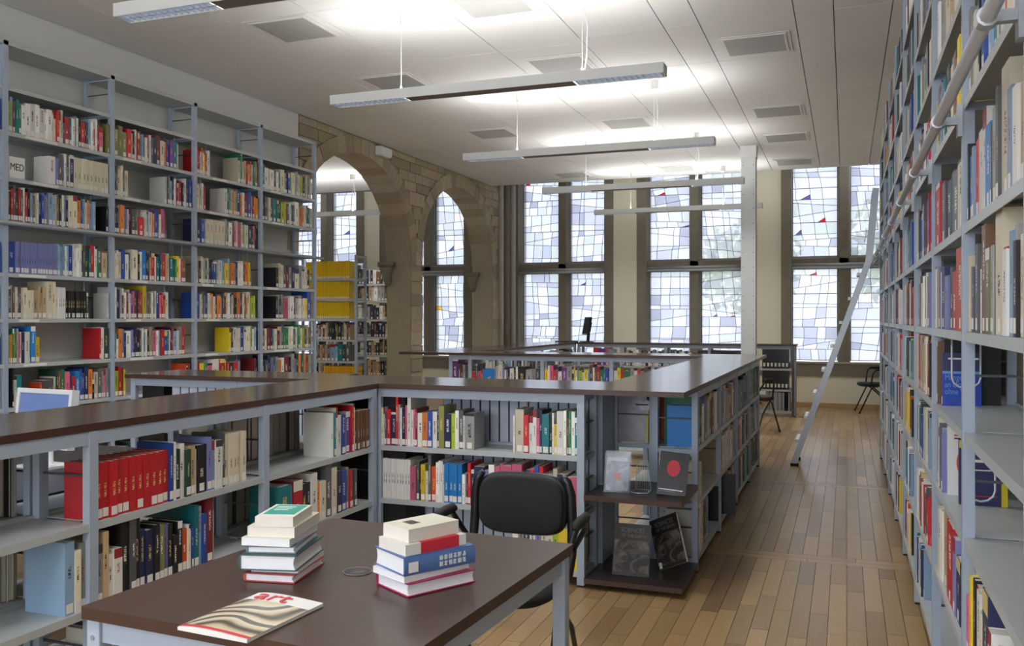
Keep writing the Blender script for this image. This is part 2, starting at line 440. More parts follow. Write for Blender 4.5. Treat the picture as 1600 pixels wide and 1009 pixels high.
# capitals at the springing and moulded shafts at the window corner
for yb in (11.75, 15.0):
    mb = MB().box((XI - .10, yb - .10, SPR - .02), (XI + .14, yb + .02, SPR + .05), 'stone_frame')
    mb.tube([(XI + .02, yb - .02, SPR - .30), (XI + .02, yb - .03, SPR - .22), (XI + .02, yb - .04, SPR - .12), (XI + .02, yb - .05, SPR - .02)], [.03, .06, .07, .11], 'stone_frame', 10)
    put(mb, 'capital', wall_l, True)
for (sx, sy, r, m_) in ((WX + .04, 15.3, .05, 'stone_light'), (WX + .05, 15.55, .07, 'stone_frame'), (WX + .10, 15.75, .06, 'stone_light')):
    put(MB().tube([(sx, sy, 0), (sx, sy, 4.6)], r, m_, 10), 'shaft', wall_l, True)

# window wall
wins = [(1, -5.82), (2, -3.37), (3, -0.87), (4, -8.62), (5, -11.0)]
LW, MW = 0.735, 0.205; GY = 16.2; Z0, ZT0, ZT1, ZT = 0.775, 2.33, 2.555, 4.62
wall = MB()
xs = sorted((x, x + 2 * LW + MW) for _, x in wins)
cur = -11.2
for a, b in xs:
    if a - .17 > cur: wall.box((cur, YW, .62), (a - .17, 16.4, 5.0), 'cream_plaster')
    wall.box((a - .17, YW, ZT + .12), (b + .17, 16.4, 5.0), 'cream_plaster')
    cur = b + .17
wall.box((cur, YW, .62), (WXR + .2, 16.4, 5.0), 'cream_plaster')
wall.box((-11.2, YW, 0), (WXR + .2, 16.4, .53), 'cream_plaster')
struct(put(wall, 'wall_window'))
tr = MB()
tr.box((-11.2, YW - .03, .53), (WXR, 16.4, .62), 'stone_frame')
struct(put(tr, 'trim_1'))
struct(put(MB().box((WX, YW - .03, 0), (WXR, YW, .075), 'baseboard_wood'), 'baseboard_window'))
rw = random.Random(21)
def make_window(n, x0):
    x1 = x0 + 2 * LW + MW
    w = struct(empty('window_%d' % n, ((x0 + x1) / 2, YW, .62)))
    put(MB().box((x0 - .17, YW - .02, .62), (x0, 16.35, ZT + .12), 'stone_frame'), 'jamb', w)
    put(MB().box((x1, YW - .02, .62), (x1 + .17, 16.35, ZT + .12), 'stone_frame'), 'jamb', w)
    put(MB().prism([(x0 + LW, 16.12), (x0 + LW + .03, 15.99), (x0 + LW + MW - .03, 15.99), (x0 + LW + MW, 16.12), (x0 + LW + MW, 16.32), (x0 + LW, 16.32)], 'z', .62, ZT, 'stone_frame'), 'mullion', w)
    put(MB().prism([(16.12, ZT0 + .02), (15.99, ZT0 + .06), (15.99, ZT1 - .04), (16.12, ZT1), (16.32, ZT1), (16.32, ZT0 + .02)], 'x', x0, x1, 'stone_frame'), 'transom', w)
    put(MB().box((x0, YW - .02, .62), (x1, 16.35, Z0 - .035), 'stone_frame').box((x0, YW - .04, Z0 - .035), (x1, 16.16, Z0 - .012), 'stone_light'), 'sill', w)
    put(MB().box((x0, YW + .02, ZT), (x1, 16.35, ZT + .12), 'stone_frame'), 'lintel', w)
    put(MB().tube([(x0 - .1, 15.95, ZT0 + .075), (x1 + .1, 15.95, ZT0 + .075)], .028, 'aluminium', 10).box((x0 - .06, 15.94, ZT0 + .005), (x1 + .06, 15.97, ZT0 + .05), 'metal_shelf'), 'blind_roller', w, True)
    came = MB()
    for li, (ax, az, bz) in enumerate([(x0, Z0, ZT0 + .02), (x0 + LW + MW, Z0, ZT0 + .02), (x0, ZT1, ZT), (x0 + LW + MW, ZT1, ZT)]):
        bx = ax + LW
        rows = 11 if li < 2 else 14
        lines = []; sp = (bz - az) / rows
        for r in range(rows + 1):
            zz = az + sp * r
            if r in (0, rows) or r % 4 == 0: lines.append((zz, zz))
            else: lines.append(tuple(zz + rw.choice((-1, 1)) * rw.uniform(.08, .47) * sp for _ in (0, 1)))
        def zl(r, x): a, b = lines[r]; return a + (b - a) * (x - ax) / LW
        shift = rw.uniform(-.06, .06)
        for r in range(rows):
            if r == 0 or rw.random() < .3:       # the uprights run on through a few rows, then shift
                nc = rw.choice([4, 4, 5]); cur_ = [(k + rw.uniform(-.3, .3)) / nc for k in range(1, nc)]; drift = rw.uniform(-.035, .035)
            nxt = [min(.96, max(.04, c + drift + rw.uniform(-.02, .02))) for c in cur_]
            cuts = [(0, 0)] + list(zip(cur_, nxt)) + [(1, 1)]; cur_ = nxt
            for k in range(nc):
                l, rr = cuts[k], cuts[k + 1]
                pts = []
                for (t, lr) in ((l[0], r), (rr[0], r), (rr[1], r + 1), (l[1], r + 1)):
                    x = ax + LW * t; pts.append((x, zl(lr, x)))
                m_ = rw.choice(PANE); q = rw.random()
                accent = 'pane_violet' if q < .013 else 'pane_red' if q < .018 else None
                if n == 3 and li == 2 and r == 4 and k == 2: accent = 'pane_red'
                if n == 2 and li == 2 and r == 8 and k == 1: accent = 'pane_red'
                if n == 1 and li == 1 and r == 4 and k == 1: accent = 'pane_red'
                if n == 4 and li == 1 and r == 6 and k == 0: m_ = 'pane_yellow'
                pieces = [(pts, m_)]
                if accent:                       # a small coloured wedge cut from one corner
                    t = .45; e = (pts[1][0] + (pts[2][0] - pts[1][0]) * t, pts[1][1] + (pts[2][1] - pts[1][1]) * t); s_ = (pts[0][0] + (pts[1][0] - pts[0][0]) * .3, pts[0][1] + (pts[1][1] - pts[0][1]) * .3)
                    pieces = [([s_, pts[1], e], accent), ([pts[0], s_, e, pts[2], pts[3]], m_)]
                    came.bar((s_[0], GY + .001, s_[1]), (e[0], GY + .001, e[1]), .012, .008, 'lead', (1, 0, 0))
                for pp, m_ in pieces:
                    cx, cz = sum(p[0] for p in pp) / len(pp), sum(p[1] for p in pp) / len(pp)
                    mb = MB().prism([(p[0] - cx, p[1] - cz) for p in pp], 'y', 0, .003, m_)
                    link('pane', fix(mb.mesh('pane')), w, Vector((cx, GY, cz)) - wl(w))
                came.bar((pts[0][0], GY + .001, pts[0][1]), (pts[1][0], GY + .001, pts[1][1]), .010, .0065, 'lead', (0, 0, 1))
                if k: came.bar((pts[0][0], GY + .001, pts[0][1]), (pts[3][0], GY + .001, pts[3][1]), .010, .006, 'lead', (1, 0, 0))
        came.box((ax, GY - .006, bz - .012), (bx, GY + .006, bz), 'lead').box((ax, GY - .006, az), (bx, GY + .006, az + .012), 'lead').box((ax, GY - .006, az), (ax + .01, GY + .006, bz), 'lead').box((bx - .01, GY - .006, az), (bx, GY + .006, bz), 'lead')
        for r in range(4, rows, 4): came.box((ax, GY - .010, lines[r][0] - .005), (bx, GY - .004, lines[r][0] + .005), 'lead')
    o = link('lead_came', came.mesh('lead_came', wl(w)), w); o['kind'] = 'stuff'
for n, x in wins: make_window(n, x)

# outside: lawn and two trees that show as pale green through the glass
struct(put(MB().box((-40, 16.6, -1.6), (30, 60, -1.5), 'outside_ground'), 'ground_outside'))
def tree(name, loc, h, r, label, seed):
    rt = random.Random(seed); t = empty(name, loc); tag(t, label, 'tree', 'trees beyond the glass')
    local(MB().tube([(0, 0, 0), (.05, 0, h * .4), (0, .05, h * .75)], [.16, .12, .06], 'bark', 8), 'trunk', t, True)
    mb = MB()
    for k in range(520):
        d = Vector((rt.gauss(0, 1), rt.gauss(0, 1), rt.gauss(0, .9))).normalized() * r * rt.uniform(.45, 1.0); c = Vector((0, 0, h * .68)) + d
        a = Vector((rt.uniform(-1, 1), rt.uniform(-1, 1), rt.uniform(-1, 1))).normalized() * .17; b = a.orthogonal().normalized() * .11
        mb.add([c - a, c - b, c + a, c + b], [(0, 1, 2, 3)], 'foliage')
    o = link('foliage', mb.mesh('foliage'), t); o['kind'] = 'stuff'
tree('tree', (1.6, 23.5, -1.5), 6.8, 1.7, 'pale green tree seen through the glass beside the ladder', 3)
tree('tree', (-2.6, 26.5, -1.5), 6.5, 1.5, 'pale green tree seen through the glass behind the white pillar', 4)

# pillar
pl = MB()
px0, px1, py0, py1 = -1.36, -1.165, 12.66, 12.86
pl.box((px0, py0, 0), (px1, py0 + .02, CZ - .16), 'pillar_paint').box((px0, py1 - .02, 0), (px1, py1, CZ - .16), 'pillar_paint').box((px0 + .012, py0 + .02, 0), (px0 + .032, py1 - .02, CZ - .16), 'pillar_paint').box((px1 - .032, py0 + .02, 0), (px1 - .012, py1 - .02, CZ - .16), 'pillar_paint')
pil = put(pl, 'pillar', at=(-1.26, 12.76, 0)); pil['kind'] = 'structure'
put(MB().box((px0 - .01, py0 - .01, CZ - .16), (px1 + .01, py1 + .01, CZ), 'pillar_paint'), 'head', pil)
mb = MB()
for k in range(18):
    for xx in (px0 + .03, px1 - .03): mb.box((xx - .006, py0 - .003, .2 + k * .2), (xx + .006, py0, .212 + k * .2), 'print_grey')
put(mb, 'bolt_row', pil)['kind'] = 'stuff'

# emergency light on the stone wall
el = empty('emergency_light', (WX + .01, 10.75, 3.70)); tag(el, 'small white emergency light fixed high on the stone wall between arches', 'light')
el.location = (WX + .012, Y_at(594, WX), 3.72)
local(MB().box((0, -.15, 0), (.09, .15, .11), 'white_plastic'), 'housing', el); local(MB().box((.01, -.13, -.02), (.08, .13, 0), 'lamp_body'), 'diffuser', el)

# ------------------------------------------------------------------ pendant lamps
def pendant_mesh():
    L = 2.66; root = empty('pendant_lamp', (0, 0, 0)); h = .075; w = .13
    body = MB().box((0, -w / 2, 0), (.006, w / 2, h), 'lamp_body').box((L - .006, -w / 2, 0), (L, w / 2, h), 'lamp_body')
    body.box((.006, -w / 2, 0), (L - .006, -w / 2 + .006, h), 'lamp_body').box((.006, w / 2 - .006, 0), (L - .006, w / 2, h), 'lamp_body')
    local(body, 'housing', root)
    local(MB().box((.66, -w / 2 + .006, .002), (L - .66, w / 2 - .006, .008), 'lamp_under'), 'base_plate', root)
    local(MB().box((.02, -w / 2 + .02, .058), (L - .02, w / 2 - .02, .064), 'strip_glow'), 'light_strip', root)
    for a in (.008, L - .66):
        lv = local(MB().box((a, -w / 2 + .008, .034), (a + .652, w / 2 - .008, .038), 'louvre_glow'), 'diffuser', root)
        mb = MB()
        for k in range(15): mb.box((a + .02 + k * .044, -w / 2 + .008, .003), (a + .024 + k * .044, w / 2 - .008, .032), 'louvre_fin')
        mb.box((a, -.004, .003), (a + .652, .004, .032), 'louvre_fin')
        local(mb, 'louvre', lv)
    for a in (.6, L - .6):
        cr = local(MB().tube([(a, 0, h - .02), (a, 0, .62)], .0025, 'cord_white', 6), 'suspension_wire', root)
        local(MB().tube([(a, 0, h - .02), (a, 0, h + .03)], .008, 'cord_white', 6), 'ferrule', cr)
        local(MB().tube([(a, 0, .59), (a, 0, CZ - 3.195)], .045 if a > 1 else .01, 'cord_white', 12), 'ceiling_rose', cr)
    a = L - .6
    local(MB().tube([(a + .01, .01, h - .02), (a + .03, .01, .2), (a + .035, .01, .4), (a + .005, .01, .6)], .003, 'cord_white', 6), 'power_cord', root)
    return root
lampn = ['first', 'second', 'third', 'fourth', 'fifth']
proto = pendant_mesh()
spots = [(-3.84, 6.2, 'long white pendant lamp hanging over the counter corner, its bright louvre ends showing'), (-3.86, 3.98, 'white pendant lamp nearest the camera, cut by the top of the picture'),
         (-3.86, 8.87, 'white pendant lamp third in the row, under the small square vents'), (-3.86, 11.54, 'white pendant lamp fourth in the row, crossing the tops of two windows'),
         (-3.86, 14.2, 'white pendant lamp last in the row, closest to the stained glass'),
         (-3.86, .86, None), (-3.86, -1.8, None), (-9.7, 12.9, 'white pendant lamp seen through the arch in the side room'), (-9.7, 9.6, 'unseen pendant lamp added to brighten the side room behind the wall bookcase')]  # the last one is unseen, added to brighten the side room shelves
for i, (x, y, lab) in enumerate(spots):
    o = proto if i == 0 else copy_tree(proto)
    o.location = (x, y, 3.195)
    tag(o, lab or ('white pendant lamp hanging just behind the camera' if y > 0 else 'white pendant lamp by the rear wall behind the camera'), 'lamp', 'pendant lamps')
    def area(nm, loc, sx, sy, pw, rot, spread=180):
        l = bpy.data.lights.new(nm, 'AREA'); l.shape = 'RECTANGLE'; l.size = sx; l.size_y = sy; l.energy = pw; l.color = (1.0, .99, .965); l.spread = R(spread)
        q = bpy.data.objects.new(nm, l); COL.objects.link(q); q.location = loc; q.rotation_euler = rot
    for sg_ in (-1, 1): area('lamp_uplight', (x + 1.33, y + sg_ * .02, 3.195 + .078), 2.5, .05, LAMP_UP, (math.pi + sg_ * R(50), 0, 0), 160)   # batwing optics: light thrown to both sides
    for a in (.33, 2.33): area('lamp_downlight', (x + a, y, 3.195 - .004), .6, .1, LAMP_DOWN, (0, 0, 0), 140)
# ------------------------------------------------------------------ shelving
class Case:
    """a run of metal shelving; s runs along 'a', d goes into the shelf along 'n', z is height"""
    def __init__(s, name, label, O, a, n, depth, posts, levels, h, cat='bookcase', post=.036, group=None, base=0.0, lip=.03, rails=True, top_rail=0.0):
        s.O, s.a, s.n, s.depth, s.levels = Vector(O), Vector(a + (0,)), Vector(n + (0,)), depth, levels
        mid = s.P((posts[0] + posts[-1]) / 2, depth / 2, 0); s.root = tag(empty(name, mid), label, cat, group)
        s.posts = posts
        X = s.X = Matrix(((s.a.x, s.n.x, 0, O[0]), (s.a.y, s.n.y, 0, O[1]), (0, 0, 1, O[2]), (0, 0, 0, 1)))
        def B(mb, s0, d0, z0, s1, d1, z1, m): return mb.box((s0, d0, z0), (s1, d1, z1), m, X)
        s.B = B; w = post / 2
        for p in posts:
            for d in (0, depth - .034):
                mb = MB(); B(mb, p - w, d, .012, p + w, d + .034, h, 'metal_frame'); up = put(mb, 'upright', s.root)
                mb = MB(); B(mb, p - w + .003, d + .003, 0, p + w - .003, d + .031, .012, 'rubber'); put(mb, 'foot', up)
            mb = MB(); B(mb, p - .008, .034, h - .04, p + .008, depth - .034, h - .01, 'metal_frame'); put(mb, 'cross_bar', s.root)
            mb = MB()
            for z in (levels if rails else []): B(mb, p - .004, .034, z + .17, p + .004, depth - .034, z + .178, 'metal_dark')
            for z in levels: B(mb, p - .012, .034, z - .032, p + .012, depth - .034, z - .006, 'metal_frame')
            put(mb, 'side_rods', s.root)['kind'] = 'stuff'
        for p, q in zip(posts, posts[1:]):
            for z in levels:
                mb = MB(); e = w - .004
                B(mb, p + e, .004, z - .003, q - e, depth - .004, z, 'metal_shelf'); B(mb, p + e, .004, z - lip, q - e, .007, z - .003, 'metal_shelf')
                B(mb, p + e, depth - .007, z - lip, q - e, depth - .004, z + .012, 'metal_shelf')
                put(mb, 'shelf', s.root)
            if top_rail:
                mb = MB(); B(mb, p + w, .004, h - top_rail, q - w, .03, h, 'metal_frame'); put(mb, 'top_rail', s.root)
    def P(s, t, d, z): return s.O + s.a * t + s.n * d + Vector((0, 0, z))
    def holes(s, p, d0, z0, z1):
        """perforated strip on the face of one upright"""
        mb = MB(); z = z0
        while z < z1:
            for q in (-.009, .009): s.B(mb, p - .0185, d0 + .017 + q - .003, z, p - .0178, d0 + .017 + q + .003, z + .007, 'hole_dark')
            z += .034
        o = put(mb, 'hole_row', s.root); o['kind'] = 'stuff'
    def wire(s, t, z, drop=.2, d0=.07, d1=.17):
        pts = [(d0, z - .03), (d0, z - drop)] + [((d0 + d1) / 2 - (d1 - d0) / 2 * math.cos(k * math.pi / 6), z - drop - .04 * math.sin(k * math.pi / 6)) for k in range(1, 6)] + [(d1, z - drop), (d1, z - .03)]
        put(MB().tube([s.P(t, d, zz) for d, zz in pts], .004, 'wire', 5), 'wire_bookend', s.root, True)

LZ = [3.176, 2.85, 2.52, 2.207, 1.827, 1.497, 1.168, .85, .52, .19]
wallcase = Case('wall_bookcase', 'tall blue grey metal bookcase filled with books against the white plaster wall', (-5.66, 3.74, 0), (0, 1), (-1, 0), .30, [0, 1, 2, 3, 4, 5], LZ, 3.50, post=.04)
for p, q in zip(wallcase.posts, wallcase.posts[1:]):
    mb = MB(); wallcase.B(mb, p, .0, 3.47, q, .30, 3.50, 'metal_shelf'); put(mb, 'top_panel', wallcase.root)
put(MB().tube([(-5.635, 3.7, 2.185), (-5.635, 8.86, 2.185)], .017, 'aluminium', 8), 'ladder_rail', wallcase.root, True)
RY = [10.30, 9.27, 8.24, 7.20, 6.17, 5.14, 4.11, 3.075, 2.04, 1.0]
RZ = [3.22, 2.87, 2.52, 2.17, 1.79, 1.458, 1.149, .825, .475, .13]
aisle = Case('aisle_bookcase', 'tall blue grey metal bookcase along the aisle carrying the ladder rail', (.336, 10.30, 0), (0, -1), (1, 0), .31, [10.30 - y for y in RY], RZ, 3.52, post=.030)
put(MB().tube([(.268, 10.35, 2.11), (.268, .9, 2.11)], .0165, 'chrome', 10), 'ladder_rail', aisle.root, True)
for y in RY:
    mb = MB().box((.27, y - .012, 2.098), (.336, y + .012, 2.122), 'aluminium').tube([(.268, y - .02, 2.11), (.268, y + .02, 2.11)], .022, 'chrome', 10).box((.322, y - .02, 2.06), (.336, y + .02, 2.16), 'aluminium')
    put(mb, 'rail_bracket', aisle.root)

CH = 1.075
CZL = [.73, .41, .085]
def low(label, O, a, n, depth, posts, h=CH, **k): return Case('low_bookcase', label, O, a, n, depth, posts, k.pop('levels', CZL), h, 'low bookcase', post=.042, group='low bookcases under the worktops', top_rail=.05, **k)
YL = [Y_at(u, -2.65) for u in (147, 417, 586)]
left_arm = low('low grey bookcase beside the reading table, holding the red volumes', (-2.65, 0, 0), (0, 1), (-1, 0), .285, [YL[0] - 1.06, YL[0], YL[1], YL[2]])
left_in = low('low grey bookcase back to back with the red volumes, facing the white monitor', (-3.235, YL[2], 0), (0, -1), (1, 0), .285, [0, YL[2] - YL[1], YL[2] - YL[0], YL[2] - YL[0] + 1.06])
front = low('low grey bookcase behind the black chair, with two full rows', (X_at(590, 4.79), 4.79, 0), (1, 0), (0, 1), .29, [0, -1.385 - X_at(590, 4.79)])
front_far = low('low grey bookcase with white files behind the long slanting worktop', (-4.735, 4.985, 0), (1, 0), (0, 1), .56, [0, .87, 1.48])
back_run = low('low grey bookcase of white files, back to back with the rows behind the chair', (-1.40, 5.40, 0), (-1, 0), (0, -1), .29, [0, 1.25])
RAY = [5.33, 6.37, 7.39, 8.40, 9.33]
right_arm = low('low grey bookcase along the aisle with the display shelves at its end', (-.82, 5.33, 0), (0, 1), (-1, 0), .27, [y - 5.33 for y in RAY])
right_in = low('low grey bookcase facing into the counter square, back to back with the aisle side', (-1.37, 9.33, 0), (0, -1), (1, 0), .27, [9.33 - y for y in reversed([5.46] + RAY[1:])])
YC2 = 9.40
xC2 = [X_at(u, YC2) for u in (704, 734, 847, 955)]
far_cross = low('low grey bookcase across the back of the counter square, full of mixed books', (0, YC2, 0), (1, 0), (0, 1), .29, [xC2[0], xC2[1], xC2[2], xC2[3], -1.39])
far_left = low('low grey bookcase running to the stained glass on the far left counter', (-4.18, 9.98, 0), (0, 1), (-1, 0), .285, [0.1, 1.15, 2.2, 3.25, 4.2])
far_back = low('low grey bookcase in front of the stained glass with black binders', (-4.14, 14.2, 0), (1, 0), (0, 1), .30, [0, .72, 1.44, 2.13, 2.80, 3.40])
front.holes(front.posts[1] + .0, .256, .1, 1.02)
for cs, p in ((left_arm, left_arm.posts[1]), (left_arm, left_arm.posts[2])): cs.holes(p, .251, .1, 1.02)
# perforated end upright of the rear unit, seen beside the display shelves
mb = MB().box((-1.375, 5.10, .012), (-1.341, 5.40, 1.07), 'metal_frame'); o = put(mb, 'end_panel', back_run.root)
mb = MB(); z = .1
while z < 1.03:
    for q in (5.115, 5.135, 5.36, 5.38): mb.box((q - .003, 0, 0), (q + .003, 0, 0), 'hole_dark') if False else mb.box((-1.3412, q - .003, z), (-1.3405, q + .003, z + .007), 'hole_dark')
    z += .034
put(mb, 'hole_row', o)['kind'] = 'stuff'
# black boxed-in corners
for (x0, y0, x1, y1, cs) in ((-3.22, 4.84, -2.50, 5.09, front), (-4.69, 5.03, -4.50, 5.50, front_far)):
    put(MB().box((x0, y0, .09), (x1, y1, 1.02), 'black_panel'), 'corner_panel', cs.root)

def slab(name, x0, y0, x1, y1, z0, z1, top, side, parent=None):
    mb = MB(); vs = [(x0, y0, z0), (x1, y0, z0), (x1, y1, z0), (x0, y1, z0), (x0, y0, z1), (x1, y0, z1), (x1, y1, z1), (x0, y1, z1)]
    mb.add(vs, [(0, 1, 5, 4), (1, 2, 6, 5), (2, 3, 7, 6), (3, 0, 4, 7)], side); mb.add(vs, [(0, 3, 2, 1), (4, 5, 6, 7)], top)
    o = put(mb, name, parent, at=((x0 + x1) / 2, (y0 + y1) / 2, z0)); bevel(o, .003); return o
T0, T1 = CH, 1.105
for (x0, y0, x1, y1, lab) in ((-4.79, 4.965, -3.252, 5.565, 'dark brown worktop wedge below the wall bookcase, behind the white monitor'), (-3.25, 4.77, -.805, 5.42, 'dark brown worktop crossing behind the black chair, corner pointing into the aisle'),
                              (-3.25, .45, -2.65, 4.768, 'dark brown worktop running away above the red volumes'),
                              (-1.375, 5.422, -.805, 9.37, 'dark brown worktop along the aisle, shining with window light'),
                              (-4.93, 9.372, -.805, 10.0, 'dark brown worktop across the back of the counter square'),
                              (-4.77, 10.002, -4.17, 14.15, 'dark brown worktop leading to the black monitor'),
                              (-4.77, 14.152, -.70, 14.54, 'dark brown worktop directly below the stained glass windows')):
    tag(slab('worktop', x0, y0, x1, y1, T0 + .001, T1, 'counter_wood', 'edge_wood'), lab, 'worktop')
# display shelves in the corner
for z in (.52, .06):
    slab('display_shelf', -1.36, 4.765, -.815, 5.305, z - .028, z, 'display_wood', 'edge_wood', right_arm.root)
put(MB().box((-.775, 14.19, .012), (-.735, 14.50, 1.07), 'counter_wood'), 'end_panel', far_back.root)

# side room shelving seen through the arch
SZ = [2.09, 1.784, 1.49, 1.178, .857, .53, .2]
yellow = Case('side_room_bookcase', 'grey metal bookcase of yellow volumes seen through the tall arch', (-9.0, 11.6, 0), (1, 0), (0, 1), .30, [0, 1.08, 2.18], SZ, 2.44, post=.035)
side2 = Case('side_room_bookcase', 'grey metal bookcase of mixed books in the side room beside the stone pier', (-8.6, 13.1, 0), (1, 0), (0, 1), .30, [0, .85, 1.62], [2.07, 1.79, 1.48, 1.19, .885, .55, .2], 2.44, post=.035)

# ------------------------------------------------------------------ books
import re
PAL = dict(W=((228, 227, 222), 'white'), C=((214, 206, 182), 'cream'), G=((150, 152, 150), 'grey'), D=((86, 88, 92), 'dark grey'), K=((30, 30, 33), 'black'),
           R=((190, 34, 44), 'red'), M=((116, 34, 44), 'maroon'), B=((36, 74, 160), 'blue'), N=((36, 42, 80), 'navy'), L=((134, 164, 192), 'pale blue'),
           S=((28, 122, 196), 'bright blue'), T=((20, 116, 124), 'teal'), E=((24, 128, 84), 'green'), F=((34, 66, 54), 'dark green'), Y=((222, 196, 40), 'yellow'),
           O=((222, 128, 48), 'orange'), P=((104, 56, 136), 'purple'), V=((118, 122, 176), 'lavender'), I=((206, 96, 128), 'pink'), H=((110, 78, 58), 'brown'),
           A=((124, 124, 74), 'olive'), U=((188, 164, 128), 'tan'), X=((166, 188, 44), 'lime green'), J=((198, 70, 34), 'rust orange'))
BOOKS = []
rb = random.Random(77)
def parse(seq):
    out = []
    for t in seq.split():
        m = re.match(r'([A-Z])([\d.]*)([\^_]*)(?:\*(\d+))?$', t)
        for _ in range(int(m.group(4) or 1)): out.append((m.group(1), float(m.group(2) or 1), m.group(3), bool(m.group(4))))
    return out
def row(case, z, s0, s1, seq, where, end, h=.235, stickers=.85, d0=.012, dmax=.21, wire=True, fore=False):
    """fill a stretch of shelf from s0 to s1 with the given run of books"""
    toks = parse(seq); tot = sum(t[1] * (1 if t[3] else 1) for t in toks)
    if s1 < s0: s0, s1 = s1, s0
    sc = (s1 - s0) / tot; s = s0; ang = math.atan2(case.a.y, case.a.x); hh = None; sd = 0
    nrow = len(toks)
    for i, (c, w, mod, rep) in enumerate(toks):
        wd = w * sc
        if not rep or not sd: sd = rb.randrange(1, 97)
        if not rep or hh is None: hh = h + rb.uniform(-.028, .028)
        elif i and toks[i - 1][:2] != (c, w): hh = h + rb.uniform(-.02, .02)
        k = hh + .05 * mod.count('^') - .05 * mod.count('_')
        BOOKS.append(dict(case=case, s=s, d=d0 + rb.uniform(-.004, .010), z=z, w=wd - .0008, h=k, dep=min(dmax, max(.12, k * .72)), c=c, ang=ang, st=rb.random() < stickers,
                          seed=sd if not rep else {0: 3, 1: 5, 2: 9}[sd % 3], i=i, n=nrow, where=where, end=end, jit=rb.uniform(.88, 1.12) if not rep else rb.uniform(.97, 1.03)))
        s += wd
    if wire and case in (wallcase, aisle) and s < max(case.posts) - .1 and nrow > 3 and z < 3: 
        up = min([q for q in case.levels if q > z + .05] or [99])
        if up < 90 and min(abs(s - p) for p in case.posts) > .08: case.wire(s + .006, up, up - z - .16)
ORD = ['first', 'second', 'third', 'fourth', 'fifth', 'sixth', 'seventh', 'eighth', 'ninth', 'tenth', 'eleventh', 'twelfth', 'thirteenth', 'fourteenth', 'fifteenth', 'sixteenth', 'seventeenth', 'eighteenth', 'nineteenth']
def ordn(i):
    if i < 19: return ORD[i]
    t, u = divmod(i + 1, 10); nm = ['', '', 'twent', 'thirt', 'fort', 'fift'][t]
    return nm + ('ieth' if u == 0 else 'y-' + ORD[u - 1])
